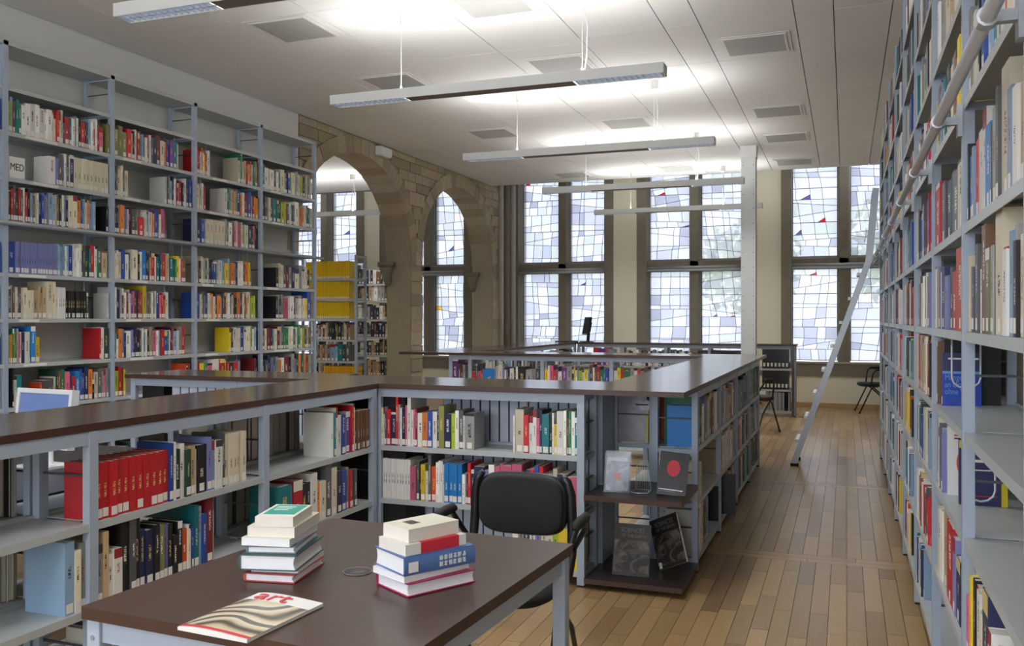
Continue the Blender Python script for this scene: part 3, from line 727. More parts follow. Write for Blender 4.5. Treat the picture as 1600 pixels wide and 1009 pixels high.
# wall bookcase: (level index, u0, u1, run); shelf levels count from the top
def WS(u): return Y_at(u, -5.645) - 3.74
WR = {1: [(1, 16.6, 166, 'X1 L1 H1 T1 E1 W2 W2 W2 W2 W2 W1 W2 W1 C1 R1 C1 C1 D1_ R2 T1 W1 G1 W1 K1 R2 N1 D1 L1 W1 R1_ W1 R1_ I2_'), (1, 172, 174, 'A1'),
          (2, 82, 174, 'W3 V1 D2 V1 W1 D1 W1 N2^ C2*9'), (3, 17.7, 153, 'F1 R1 D1 M1 R1 D1 W1 R1 K1 L1 D1 C1 W1 N1 B1 V1 U1 L2 L1 U1 D1 K1 W1 L1 N1 C2 C2 O2 B1_ L1 W1 O1 L2 L1'), (3, 171, 175, 'K1'),
          (4, 16.7, 173, 'B3 V1.2*16 L1 L1.2 L1 W1 L1 B2 W1 W1 W1 W1 D1 D1 F1 F1 T1 R2 W1 E1 D2 U3'), (5, 17.4, 143, 'D1 G1 H1 W1 D1 D1 C1 C2 C2 C1 U2 U1 U1 U2 C3^ C2^ W1*5 K1*11 D1'), (5, 172, 175, 'W1'),
          (6, 18.7, 67, 'X1 O1 E1 X1 D1 G1 I1 W1 N2 W3 X1 S3^ Y3_'), (6, 159, 176, 'R1 W2 F3'), (7, 24, 38, 'K1^ W2 T3'), (7, 68, 173, 'J1_ D2_ D2_ D1_ C1_ F1 R1 E2 I2 N1 R2_ S2 B1 B1 N2 O2 K1_ C2 D2 G1 I1 G1')],
      2: [(1, 181, 283, 'A2 A2 A2 R2 U1 K1 W1 R1 G1 L1 G1 W1 R1 W1 D1 N2 M2 C2 O1 B1 M1 P2 T2 W1'), (2, 180, 204, 'N1 D1 C2 C1 D1 C2'), (2, 262, 303, 'W1.5 D1 G1 L2 N1 W1 V1 R1 L1 R2 K1 W2 N1 B1 B2'),
          (3, 182, 263, 'N1 K1 G1 O2 G1 V1 W1 M1 D2 D1 G1 R3_ W1 W1 L1 W2 O1 B2 G1 W1 I2 I1'), (4, 181, 295, 'C1 C1 C1 B2 W2 D1 W1 C3 K1 W1 S2^ N1 K1 U1 R2 W1 T1 N1 T1 R2 U1 W1 T2 T1 E1 Y2 W1 R1 A2'),
          (5, 182, 268, 'W1 N2 G1 D1 W2 M1 W1 P1 I1 D2 M1 R1 D1 Y2^ V1 D1 A1 W1 G1 W1 B2 I1 R1 O2 W2'), (6, 182, 293, 'T1 W1 O2 V1 N1 W3 V1 N1 N1 K2 D1 W1 L1 W1 K1 U1 G1 I2 W2 L1 R2 B2 T1 W1 N1 R1 L2 W1 G2 R2'),
          (7, 183, 200, 'X2 R2 K1 Y1'), (7, 293, 302, 'J1 K1 R2 E1')],
      3: [(1, 308, 332, 'R1.5 M1 W1 O1 C1 Y1 R1 W2'), (1, 375, 406, 'C2 E1^ C1 O1 W1 M1 O2 R1 W1 E1 A1 R1'), (2, 311, 324, 'C2 C2 W1 R1'), (2, 354, 406, 'W1.5 E1^ G1 L1 O1 Y1 V1 N2 O1 W1 M1 R1 B2 G1 R1 Y1 O1'),
          (3, 308, 404, 'N2 B2 C1 C2*5 G1 D1 W2 D1 I1 C1 I2 W1 X1 W2 F2 N1 I1 K1'), (4, 310, 397, 'C1 K1 C1 G1 T1 C1 N1 N1 B2 G1 W2 L1 Y2 L1 O2 G1 N1 W2 W1 K1 O2 Y1 D1'),
          (5, 308, 403, 'B1.5 C1 A1 V1 N1 W1 C1 O1 W1 K1 O2 L1 D1 M1 C1 W1 G1 C1 D1 K1 O2 N1 C1 D1 O1 C2^ X2 X1'), (6, 362, 404, 'Y1 N1 W2 C1 W1 B2 W1 C2 W1 X1 W1 L1'), (7, 310, 380, 'R1 Y2 E1 I2 W3 R2 Y1 R1 K2 R2 L1'), (7, 401, 405, 'M1 K1')],
      4: [(1, 412, 490, 'T1 W2 C1 W2 D1 W1 T1 C2 G1 N1 B1 L1 C2 G1 W1 C1 X1 K1 G1 C1 G1 W1'), (2, 412, 490, 'N1 D1 G1 C1 D1 T2 T1 K1 X2 Y1 D1 W1 T1 D1 W2 O2 O1 W1 F1 T1 C1'), (3, 412, 416, 'C1 X1'),
          (4, 434, 487, 'K1 C1 C1 D1 M1 G1 N1 C2 G1 W1 C1 K1'), (5, 434, 489, 'K1 G1 F1 G1 I2 W1 W2 D1 G1 W1 W1 C1 W1 Y1 B2^'), (6, 412, 489, 'D1 C1 M1 N1 G1 W1 M1 G1 D1 E1 E1 C1 W1 D1 W1 E1 C1 X1 D1 C1 H1'),
          (7, 412, 489, 'F1 D1 N1 V1 D1 L1 O1 W1 M2 K1 G1 V1 F1 O1 T1 O1 H1 G1')]}
for bay, rows_ in WR.items():
    for (li, u0, u1, seq) in rows_:
        lo, hi = bay + .03, bay + .97
        row(wallcase, LZ[li], max(lo, WS(u0)), min(hi, WS(u1)), seq, 'shelf %s, bay %s of wall bookcase' % (ORD[li], ORD[bay - 1]), 'near', h=.232)
for li, seq in ((1, 'B3'), (4, 'B4'), (5, 'W3'), (6, 'B4'), (7, 'W3')): row(wallcase, LZ[li], .85, .965, seq, 'shelf %s of the cut off bay' % ORD[li], 'near', wire=False)
PALS = 'W W W C C C G D D K R B N L T M O I V H U Y E F S'.split()
def rnd(n, pal=PALS): return ' '.join(rb.choice(pal) + rb.choice(['1', '1', '1.4', '2', '2.4']) for _ in range(n))
for li in (8, 9):
    for b in range(1, 5): row(wallcase, LZ[li], b + .03, b + .85, rnd(26), 'low shelf of the wall bookcase', 'near', wire=False)
for b in range(1, 5):                                                # paper strips on the shelf edges
    for li in range(1, 8):
        a = b + .06 + rb.uniform(0, .2); mb = MB(); wallcase.B(mb, a, .0028, LZ[li] - .024, a + rb.uniform(.16, .3), .0038, LZ[li] - .005, 'paper_label'); put(mb, 'shelf_label', wallcase.root)
# counters
def CS(u): return Y_at(u, -2.64)
la = left_arm
up, mi, lo = CZL
TB = 'beside the table'
row(la, up, CS(157), CS(393), 'R2.3*11 B1.6 W1 F2 W2 F2 U2 C1_ K4 V2 L1.5 W3 D1 C2*5 C1', 'upper shelf ' + TB, 'near', h=.225)
row(la, mi, CS(110), CS(343), 'L3 C2 G2 G2 Y1 G2 U2 W2_ W3_ K3^ D2^ K2^ N2 N3 K2 A2 V2 K2 K2_ K2_ J2_ C1_ W1_ B1_ T2 L1.5 B2 M3^ W1', 'middle shelf ' + TB, 'near', h=.245)
row(la, lo, CS(160), CS(300), 'W2 N1 C2 W1 H2 C2 C2 K1 C2 D2 K1 C2 D1 M1 R2 W2 G2 D2 B2 W2', 'lowest shelf ' + TB, 'near')
row(la, up, CS(524), CS(560), 'W1.5 T1 C1 W2 B2 G1 P3 R1 C1', 'upper corner shelf ' + TB, 'near', h=.25)
row(la, up, CS(561), CS(584), 'H1*9', 'brown set ' + TB, 'near', h=.21)
row(la, mi, CS(440), CS(563), 'T4 L1 R3 K2 K1 W2 O1_ C2_ D2^ C2 N2 B2 G1 R1 H1_ D1', 'middle corner shelf ' + TB, 'near', h=.245)
# rear side of the same counter, fore-edges towards the camera
def CI(u): return YL[2] - Y_at(u, -2.93)
row(left_in, up, CI(60), CI(5), 'D2 G1 K1 G2 D1 M1 G2 D2', 'rear upper shelf beside the table', 'far', h=.26, wire=False)
row(left_in, mi, CI(60), CI(5), 'G2 K1 C2 G2 S2 C2 L1', 'rear middle shelf beside the table', 'far', h=.27, wire=False)
row(left_in, up, CI(490), CI(355), 'N2 D2 C2 G2 B1 C2 H1 U2 G2 K1 H3 G2 C1 D2 C2', 'rear corner shelf beside the table', 'far', h=.27, wire=False)
row(left_in, mi, CI(440), CI(345), 'D2 K1 G2 D2 G1 D2 K1 D2', 'rear middle corner shelf beside the table', 'far', h=.27, wire=False)
fx = front.O.x
def FS(u): return X_at(u, 4.80) - fx
FB = 'behind the black chair'
row(front, up, FS(596), FS(741), 'C1 W1 D1 R2 N3 R1.3^ G1 W1 N2 I1 W2^ W1 I1.3 M1 W3 O3 B2.4 W2.4 K1 A3 N3.6 X2 W2 D2.4 W1 G5', 'upper shelf ' + FB, 'near', h=.222)
row(front, up, FS(802), FS(903), 'W1 C5 R3 W2.4 W2^ I2 N1.5 T4 K1.5 W1 Y2 W4 W1.5 H1 E1.5 W2 T2', 'upper aisle-end shelf ' + FB, 'near', h=.222)
row(front, mi, FS(597), FS(740), 'W2*10 I4 D2 K1.5 Y3 C2_ D2^ J3 W2 W1 W2 W1 S3*4 W2_ G1_ K1_ R2 N2', 'middle shelf ' + FB, 'near', h=.225)
row(front, mi, FS(741), FS(903), rnd(16, 'W W R N V G W C I B'.split()), 'middle aisle-end shelf ' + FB, 'near', h=.225)
row(front, lo, FS(800), FS(905), 'W2 G2 N2 W2 V2 C2 W2 X2 Y3 E2 Y2', 'lowest shelf ' + FB, 'near', h=.24)
ra = right_arm
def RS(u): return Y_at(u, -.83) - 5.33
AB = 'of aisle counter'
row(ra, up, .03, 1.0, 'S3 E2^ K2 C3 W2 V2 G2 W1 C1 Y2 U1 H2 D3 W2 C2 M1 K2', 'upper shelf, first bay ' + AB, 'near', h=.25)
row(ra, up, 1.1, 1.98, 'K3 G3 C2 G2 G2 J5 W1 M2', 'upper shelf, second bay ' + AB, 'near', h=.25)
row(ra, up, 2.1, 3.0, 'T2 C2 G1 T5 N4 F3 D2', 'upper shelf, third bay ' + AB, 'near', h=.26)
row(ra, up, 3.12, 3.95, 'D2 F2 F2 G2 F2 E2 D2 F2', 'upper shelf, fourth bay ' + AB, 'near', h=.26)
row(ra, mi, .05, .2, 'C2 E1 C1', 'middle shelf, first bay ' + AB, 'near')
row(ra, mi, 1.08, 1.9, 'U2 I2 W3 C2 W4 C3 W3 G2', 'middle shelf, second bay ' + AB, 'near', h=.24)
row(ra, mi, 2.1, 3.0, 'T3 R3 W3 D2 N2 G3 J2 K2', 'middle shelf, third bay ' + AB, 'near', h=.24)
row(ra, mi, 3.1, 3.9, rnd(14), 'middle shelf, fourth bay ' + AB, 'near', h=.24)
row(ra, lo, .05, .55, 'W2 C2 U2 K1 D2 L2', 'lowest shelf, first bay ' + AB, 'near', h=.26)
row(ra, lo, 1.0, 1.16, 'K4 W1', 'lowest shelf, second bay ' + AB, 'near', h=.26)
row(ra, lo, 1.3, 1.95, 'M2 K3 D3 U2 H2 C2', 'lowest shelf, second bay part two ' + AB, 'near', h=.24)
row(ra, lo, 2.1, 3.9, rnd(30, 'F T C D K U G E'.split()), 'lowest shelf, far bays ' + AB, 'near', h=.26)
row(right_in, up, .1, 2.7, rnd(60), 'inner side of the aisle counter', 'far', wire=False)
QB = 'across the counter square'
def QS(u): return X_at(u, YC2 + .01)
row(far_cross, up, QS(706), QS(726), 'P3^ D1 M1 G1', 'end shelf ' + QB, 'near', h=.24)
row(far_cross, up, QS(737), QS(843), 'R2_ D1 I2_ R1_ S6 G1 W1 W2 V1 C1_ N1 N1 W2 K1 W1 K4 G3 G2 D2', 'first bay ' + QB, 'near', h=.22)
row(far_cross, up, QS(851), QS(951), 'Y2 W1 I2 R2 V1 C2_ P3 G3 K1 Y1 W1 G1 X2 W1 Y2 L1 H2^ C1 D1 R2 E2 T1 B2', 'second bay ' + QB, 'near', h=.22)
row(far_cross, up, QS(959), -1.5, 'W1 Y1 R1 E2 G1 C1 R1 G1 H1 D1 W1 M2 T1 C1 D2 I1 W1 G1 N1 C1', 'third bay ' + QB, 'near', h=.22)
row(far_left, up, .2, 4.1, rnd(70, 'K D N W G L K'.split()), 'far counter leading to the black monitor', 'near', wire=False)
row(far_back, up, .25, .6, 'R3 P4 I2 L3', 'under the stained glass', 'near', h=.27)
row(far_back, up, .8, 1.9, rnd(36, 'K W D K G'.split()), 'under the stained glass, middle', 'near', h=.24)
row(far_back, up, 1.95, 2.7, 'K1*30', 'under the stained glass, black set', 'near', h=.25)
row(far_back, mi, .3, 2.7, rnd(60), 'middle shelf under the stained glass', 'near')
# aisle bookcase; image order is away from the window end
def AS(u): return 10.30 - Y_at(u, .35)
AI = [('W', 'N')]
def arow(li, s0, s1, seq, bay, h=.235, **k): row(aisle, RZ[li], s0, s1, seq, 'shelf %s, bay %s of aisle bookcase' % (ORD[li], ORD[bay]), 'far', h=h, **k)
b8 = (7.225 + .03, 8.26 - .03); b7 = (6.19 + .03, 7.225 - .03)      # nearest two bays
arow(5, b8[0], b8[1] - .1, 'C1.5 D2_ D2_ V2 N3 D3 D2 W2 H4^ A4 G2 K1 C6^^ R3 W3 L3 G2 K2 C2', 0, h=.225)
arow(4, b8[0], b8[1] - .05, 'D1.5 K1 S3 L2 R2.5 C1 W3 W4^ S5 D1 G3^ D2^ D2^ C6^^ L3 R2 W3 U2 K2', 0, h=.215)
arow(3, b8[0], b8[1] - .1, 'C1 C1.3 G2 C2 C2 W1 K1 L2 B2 W3 L1 T2 D3 G2 W2 R1 C3 N2 W2', 0, h=.24)
arow(2, b8[0], b8[1], rnd(26), 0); arow(1, b8[0], b8[1] - .3, rnd(18), 0)
arow(8, b8[0], b8[0] + .62, 'I2_ Y2 Y2 K2 R4 W3 C2 N5^ W3_ M4_ C3', 0, h=.245)
arow(9, b8[0], b8[1], rnd(24), 0)
arow(5, AS(1464), b7[1] + .02, 'U1 V1 W2 N2 V2 D1.5 R2 J4^ I2', 1, h=.225)
arow(5, b7[0], AS(1464) - .005, 'C2 L3 C3 W2 E1.5 G1', 1, h=.23)
arow(4, AS(1464), b7[1], 'R3 J1 D2 N3 F2 D3 C3', 1, h=.235); arow(4, b7[0], AS(1463) - .05, rnd(12), 1)
arow(3, b7[0], b7[1] - .15, 'Y2 F2 K2 L1 D2 T2 K3 C2 H2 R1 G2 Y2', 1); arow(2, b7[0], b7[1] - .2, 'C2 W1 G2 G3 C3 U2 W2', 1, h=.25); arow(1, b7[0], b7[1] - .3, rnd(14), 1)
arow(7, b7[0], b7[0] + .26, 'G3 C2 W3 D1 L3 V2', 1, h=.25)
arow(8, b7[0] + .42, b7[1], 'R5^ V2 N3_ T3_ I2_', 1, h=.25); arow(8, b7[0] + .1, b7[0] + .37, 'C3 W2 U4', 1, h=.26)
arow(6, b7[0], b7[0] + .05, 'D1 H1', 1, h=.24)
pals = ['W W W C C C G D K R B N T Y M'.split(), 'C C W W U G R M D K V'.split(), 'W W G C D N B L K F T'.split(), 'W W C C R Y D K J U'.split()]
for bay in range(6):
    s0, s1 = 10.30 - RY[bay] + .025, 10.30 - RY[bay + 1] - .025
    for li in range(10):
        f = rb.uniform(.55, .97)
        if li in (0, 9): f *= .6
        if li in (7, 8): f *= .8
        arow(li, s0, s0 + (s1 - s0) * f, rnd(int(30 * f), rb.choice(pals)), 7 - bay, h=rb.uniform(.21, .25), wire=li > 4 and f < .9)
aisle.wire(10.30 - 3.86, RZ[5], .19, .05, .15); aisle.wire(10.30 - 3.50, RZ[6], .25, .06, .15)
# side room
def YS(u): return X_at(u, 11.61) + 9.0
row(yellow, SZ[3], YS(496), YS(547), 'C1 D1 C1 M1 C1 U1 D1 F1 K2 F1 A1 K2 D1 U1 C1 D1 U1', 'side room', 'near', wire=False)
row(yellow, SZ[4], YS(496), YS(547), 'H1 U1 H1 U1 D1 L2 L1 T2 F1 D2', 'side room', 'near', wire=False)
for li in range(7):
    row(side2, side2.levels[li], .1, .8, rnd(14, 'D K N F G H W U'.split()), 'side room', 'near', wire=False)
    row(side2, side2.levels[li], .9, 1.55, rnd(14, 'D K N F G H W U'.split()), 'side room', 'near', wire=False)

# cover-print material: dim photographic print, flat on the paper
def print_mat(name, c0, c1, scale, rough=.3):
    m = bpy.data.materials.new(name); m.use_nodes = True; nt = m.node_tree; b = nt.nodes['Principled BSDF']
    tc = nt.nodes.new('ShaderNodeTexCoord'); nz = nt.nodes.new('ShaderNodeTexNoise'); nz.inputs['Scale'].default_value = scale; nz.inputs['Detail'].default_value = 6; nz.inputs['Distortion'].default_value = 1.2
    cr = nt.nodes.new('ShaderNodeValToRGB'); cr.color_ramp.elements[0].position = .42; cr.color_ramp.elements[1].position = .68
    cr.color_ramp.elements[0].color = lin(c0) + (1,); cr.color_ramp.elements[1].color = lin(c1) + (1,)
    nt.links.new(tc.outputs['Object'], nz.inputs['Vector']); nt.links.new(nz.outputs[0], cr.inputs[0]); nt.links.new(cr.outputs[0], b.inputs['Base Color'])
    b.inputs['Roughness'].default_value = rough; M[name] = m
print_mat('cover_photo_dark', (30, 28, 27), (120, 110, 98), 16, .45)
print_mat('cover_catalogue', (142, 146, 160), (206, 206, 210), 12)
print_mat('cover_grey', (150, 148, 152), (178, 172, 172), 5)
print_mat('cover_blue_mix', (40, 70, 150), (206, 90, 110), 22)
print_mat('foil', (120, 122, 120), (214, 214, 208), 16, .25)
print_mat('cover_brown', (104, 82, 52), (150, 122, 74), 6)
def brush_mat():
    """stand-in cover picture: loose cream and charcoal brush strokes"""
    m = bpy.data.materials.new('brush_picture'); m.use_nodes = True; nt = m.node_tree; b = nt.nodes['Principled BSDF']
    tc = nt.nodes.new('ShaderNodeTexCoord'); mp = nt.nodes.new('ShaderNodeMapping'); mp.inputs['Rotation'].default_value = (0, 0, .6)
    wv = nt.nodes.new('ShaderNodeTexWave'); wv.inputs['Scale'].default_value = 2.6; wv.inputs['Distortion'].default_value = 14; wv.inputs['Detail'].default_value = 1.5; wv.inputs['Detail Scale'].default_value = 1.2
    cr = nt.nodes.new('ShaderNodeValToRGB'); e = cr.color_ramp.elements
    e[0].position = 0; e[0].color = lin((88, 84, 78)) + (1,); e[1].position = .22; e[1].color = lin((206, 190, 160)) + (1,)
    for p, c in ((.5, (222, 208, 178)), (.8, (230, 222, 204)), (.93, (120, 114, 104))):
        q = e.new(p); q.color = lin(c) + (1,)
    nt.links.new(tc.outputs['Object'], mp.inputs[0]); nt.links.new(mp.outputs[0], wv.inputs['Vector']); nt.links.new(wv.outputs[0], cr.inputs[0]); nt.links.new(cr.outputs[0], b.inputs['Base Color'])
    b.inputs['Roughness'].default_value = .22; M['brush_picture'] = m
brush_mat()
def solid(c, rough=.4):
    n = 'cover_%d_%d_%d' % c
    if n not in M: mat(n, c, rough)
    return n

mat('grommet_grey', (74, 70, 68), .45)
# ------------------------------------------------------------------ reading table and what lies on it
tb = tag(empty('reading_table', (-1.358, 2.318, 0), R(-3.2)), 'dark wooden reading table with pale metal legs, books stacked on it', 'table')
hx, hy = .478, .562
mb = MB(); vs = [(sx * hx, sy * hy, z) for z in (.718, .75) for sx, sy in ((-1, -1), (1, -1), (1, 1), (-1, 1))]
mb.add(vs, [(0, 1, 5, 4), (1, 2, 6, 5), (2, 3, 7, 6), (3, 0, 4, 7)], 'edge_wood'); mb.add(vs, [(0, 3, 2, 1), (4, 5, 6, 7)], 'table_wood')
bevel(local(mb, 'tabletop', tb), .004)
for sx in (-1, 1):
    for sy in (-1, 1):
        x, y = sx * (hx - .032), sy * (hy - .032); lg = local(MB().box((x - .022, y - .022, .012), (x + .022, y + .022, .717), 'metal_frame'), 'leg', tb)
        bevel(lg, .003); local(MB().tube([(x, y, 0), (x, y, .012)], .018, 'rubber', 10), 'foot', lg)
        local(MB().tube([(x - sx * 0, y + sy * .0225, .67), (x, y + sy * .0245, .67)], .007, 'aluminium', 8), 'screw', lg)
for sx in (-1, 1): local(MB().box((sx * (hx - .032) - .011, -hy + .054, .657), (sx * (hx - .032) + .011, hy - .054, .716), 'metal_frame'), 'apron', tb)
for sy in (-1, 1): local(MB().box((-hx + .054, sy * (hy - .032) - .011, .657), (hx - .054, sy * (hy - .032) + .011, .716), 'metal_frame'), 'apron', tb)
gl = MB().tube([(0, 0, .749), (0, 0, .7525)], .042, 'grommet_grey', 28).tube([(.042 * math.cos(k * math.pi / 14), .042 * math.sin(k * math.pi / 14), .752) for k in range(29)], .002, 'print_grey', 5)
rzt = Matrix.Rotation(R(3.2), 3, 'Z'); pg = rzt @ Vector((-1.353 + 1.358, 2.313 - 2.318, 0))
local(gl, 'cable_grommet', tb, True, (pg.x, pg.y, 0))

def flat_book(label, cx, cy, z, w, l, t, rot, cov, spine='-x', hard=False, pages='pages_white', bend=0.0, top=None):
    o = tag(empty('book', (cx, cy, z), R(rot)), label, 'book', 'books stacked on the reading table')
    b = .003 if hard else .0012; sx = -1 if spine == '-x' else 1
    c = MB().box((-w / 2, -l / 2, 0), (w / 2, l / 2, b), cov).box((-w / 2, -l / 2, t - b), (w / 2, l / 2, t), top or cov)
    x0 = sx * w / 2
    if hard:                                     # rounded spine
        pts = [(x0 + sx * .004 * math.sin(math.pi * k / 6), t * k / 6) for k in range(7)] + [(x0 - sx * b, t), (x0 - sx * b, 0)]
        c.prism(pts if sx > 0 else pts[::-1], 'y', -l / 2, l / 2, cov)
    else: c.box((min(x0, x0 - sx * b), -l / 2, b), (max(x0, x0 - sx * b), l / 2, t - b), cov)
    local(c, 'cover', o); e = .004 if hard else .0006
    px = sorted((x0 - sx * b, -x0 + sx * e)); pm = MB()
    if hard:                                     # hollow fore-edge
        xe = -x0 + sx * e; pr = [(x0 - sx * b, b)] + [(xe + sx * .005 * math.sin(math.pi * k / 6), b + (t - 2 * b) * k / 6) for k in range(7)] + [(x0 - sx * b, t - b)]
        pm.prism(pr, 'y', -l / 2 + e, l / 2 - e, pages)
    else: pm.box((px[0], -l / 2 + e, b), (px[1], l / 2 - e, t - b), pages)
    local(pm, 'pages', o)
    return o
LX, LY = -1.55, 2.235; z = .7512
lb = [(.152, .215, .024, 'RED', 0, 0), (.140, .205, .012, 'PINK', .004, .01), (.166, .24, .044, 'DG', -.006, -.004), (.143, .215, .020, 'GR', -.006, 0), (.145, .21, .022, 'WH', -.012, -.006), (.140, .205, .030, 'CR', -.006, .004), (.112, .17, .028, 'TEAL', .004, -.012)]
labs = ['white book with a red cover at the bottom of the taller stack', 'thin pink white book second from the bottom of the taller stack', 'thick book with a dark green cover and white pages in the taller stack', 'slate grey hardcover lying on the thick green book in the taller stack',
        'white paperback in the middle of the taller stack, above the slate one', 'thick cream paperback just under the teal topped book', 'paperback with a teal and white cover on top of the taller stack']
cc = {'RED': (186, 74, 74), 'PINK': (222, 206, 214), 'DG': (58, 84, 84), 'GR': (104, 116, 132), 'WH': (230, 228, 222), 'CR': (226, 218, 198), 'TEAL': (232, 232, 224)}
for i, (w, l, t, k, dx, dy) in enumerate(lb):
    hard = k in ('DG', 'GR', 'RED')
    o = flat_book(labs[i], LX + dx, LY + dy, z, w, l, t, 13 + (i * 37 % 7) - 3, solid(cc[k]), hard=hard, pages='pages_white' if i < 5 else 'pages')
    if k == 'TEAL':
        local(MB().box((-.046, -.05, t + .0001), (.046, .075, t + .0006), 'print_teal'), 'cover_print', o)
        mb = MB()
        for q in range(3): mb.box((-.036, .045 - q * .02, t + .0006), (.02 - q * .006, .053 - q * .02, t + .0009), 'print_white')
        local(mb, 'title_bars', o)
    z += t + .0006
RXc, RYc = -1.112, 2.281; z = .7512
rbk = [(.16, .227, .036, (176, 34, 92), '-x', True, 0, 0), (.15, .225, .018, (226, 228, 232), '-x', False, -.014, -.004), (.162, .232, .050, (86, 116, 170), '+x', True, -.006, .002), (.135, .205, .030, (228, 226, 220), '+x', False, -.010, -.004), (.118, .178, .037, (230, 226, 208), '-x', False, -.016, .0)]
labs = ['white paged hardcover with magenta boards at the bottom of the shorter stack', 'white paperback on the magenta hardcover in the shorter stack', 'thick blue hardcover with pale characters on its spine in the shorter stack', 'white paperback with a red spine in the shorter stack', 'cream paperback with a small dark picture on top of the shorter stack']
for i, (w, l, t, c, sp, hard, dx, dy) in enumerate(rbk):
    rot = -30 + (0, 3, -2, 1, 4)[i]
    o = flat_book(labs[i], RXc + dx, RYc + dy, z, w, l, t, rot, solid(c), sp, hard, pages='pages_white' if i < 3 else 'pages')
    if i == 2:
        local(MB().box((w / 2 + .0045, -l / 2 + .012, .008), (w / 2 + .0052, -l / 2 + .042, .036), 'paper_label'), 'spine_label', o)
        mb = MB(); rr = random.Random(9)
        for q in range(6):
            for s_ in range(2):
                y0, z0 = l * (-.02 + .065 * q), .010 + .017 * s_
                for _ in range(4):
                    a = rr.uniform(0, .010); b = rr.uniform(0, .011)
                    mb.box((w / 2 + .0036, y0 + a * .3, z0 + b), (w / 2 + .0051, y0 + a * .3 + .009, z0 + b + .0018), 'print_white')
                    mb.box((w / 2 + .0036, y0 + a, z0), (w / 2 + .0051, y0 + a + .0016, z0 + .013), 'print_white')
        local(mb, 'spine_lettering', o)
    if i == 3:
        local(MB().box((w / 2 - .03, -l / 2 + .05, t), (w / 2 + .0006, l / 2 - .025, t + .0006), 'print_red').box((w / 2, -l / 2 + .05, 0), (w / 2 + .0006, l / 2 - .025, t), 'print_red'), 'cover_print', o)
    if i == 4: local(MB().box((-.03, -.045, t), (.012, -.012, t + .0005), 'cover_photo_dark'), 'cover_print', o)
    z += t + .0006
# magazine
mg = tag(empty('magazine', (-1.388, 1.864, .7515), R(-4)), 'glossy art magazine with red lettering lying at the near edge of the reading table', 'magazine')
mw, ml = .212, .290
N = 14; mb = MB()
def mz(x): return .008 + .010 * math.sin(math.pi * min(1, max(0, (x + mw / 2) / mw)) ** .7) * .6
for j, (a, b, m_, dz) in enumerate(((-ml / 2, ml / 2, 'print_white', 0),)):
    vs, fs = [], []
    for k in range(N + 1):
        x = -mw / 2 + mw * k / N
        for y, zz in ((a, mz(x)), (b, mz(x)), (b, 0), (a, 0)): vs.append((x, y, zz))
    for k in range(N):
        o = 4 * k; fs += [(o, o + 4, o + 5, o + 1), (o + 3, o + 2, o + 6, o + 7), (o, o + 3, o + 7, o + 4), (o + 1, o + 5, o + 6, o + 2)]
    fs += [(0, 1, 2, 3), (4 * N, 4 * N + 3, 4 * N + 2, 4 * N + 1)]
    mb.add(vs, fs, m_)
local(mb, 'pages', mg)
def sheet(name, x0, x1, y0, y1, m_, lift, par):
    mb = MB(); vs = []
    for k in range(N + 1):
        x = x0 + (x1 - x0) * k / N; vs += [(x, y0, mz(x) + lift), (x, y1, mz(x) + lift)]
    mb.add(vs, [(2 * k, 2 * k + 2, 2 * k + 3, 2 * k + 1) for k in range(N)], m_); return local(mb, name, par)
cv = sheet('cover', -mw / 2, mw / 2, -ml / 2, ml / 2, 'print_white', .0004, mg)
sheet('cover_picture', -mw / 2, mw / 2, -ml / 2 + .008, ml / 2 - .062, 'brush_picture', .0007, cv)
sheet('red_strip', -mw / 2, mw / 2, -ml / 2 + .003, -ml / 2 + .016, 'print_red', .001, cv)
text_part('lettering', 'art', .085, 'print_red', cv, (-.080, ml / 2 - .058, .0158), (0, 0, 0), sx=1.1)

# ------------------------------------------------------------------ face-out books and boards
def board(name, label, cat, x, y, z, w, h, t, yaw, tilt, front, body='pages', group=None, roll=0):
    """a book standing face out; origin at its lower front edge; front looks along -Y before yaw"""
    o = empty(name, (x, y, z)); o.rotation_euler = (R(-tilt), R(roll), R(yaw)); tag(o, label, cat, group)
    local(MB().box((-w / 2, 0, 0), (w / 2, .0015, h), front).box((-w / 2, t - .0015, 0), (w / 2, t, h), front).box((-w / 2, .0015, 0), (-w / 2 + .0015, t - .0015, h), front), 'cover', o)
    local(MB().box((-w / 2 + .0016, .0016, .002), (w / 2 - .002, t - .0016, h - .002), body), 'pages', o)
    return o
DZ = .0604
s1 = board('book', 'dark book with grey lettering standing in front on the lower display shelf', 'book', -1.128, 4.90, DZ, .205, .285, .022, 8, 14, solid((38, 34, 32)), group='display books in the counter corner', roll=2.0)
s2 = board('book', 'dark book leaning crookedly behind its twin on the lower display shelf', 'book', -.915, 5.03, DZ + .042, .195, .285, .022, -20, 16, solid((36, 33, 31)), group='display books in the counter corner', roll=-25)
for s_ in (s1, s2):
    local(MB().box((-.097, -.0006, .02), (.095, 0, .195), 'cover_photo_dark'), 'cover_print', s_)
    text_part('lettering', 'SCIENCES', .036, 'print_grey', s_, (0, -.0002, .238), (R(90), 0, 0), 'CENTER', .86)
    text_part('lettering', 'OF THE EARTH', .026, 'print_grey', s_, (.008, -.0002, .210), (R(90), 0, 0), 'CENTER', .8)
s1['label'] = 'dark book titled SCIENCES OF THE EARTH standing upright in front on the lower display shelf'
s2['label'] = 'dark book titled SCIENCES OF THE EARTH leaning crookedly behind its upright twin'
local(MB().box((-.09, -.0008, .005), (-.07, -.0002, .04), 'paper_label'), 'spine_label', s2)
DU = .5204
r_ = board('book', 'black book with a red disc on its cover standing on the upper display shelf', 'book', X_at(1048, 4.93), 4.93, DU, .160, .240, .018, 6, 16, solid((34, 32, 36), .15), group='display books in the counter corner', roll=5)
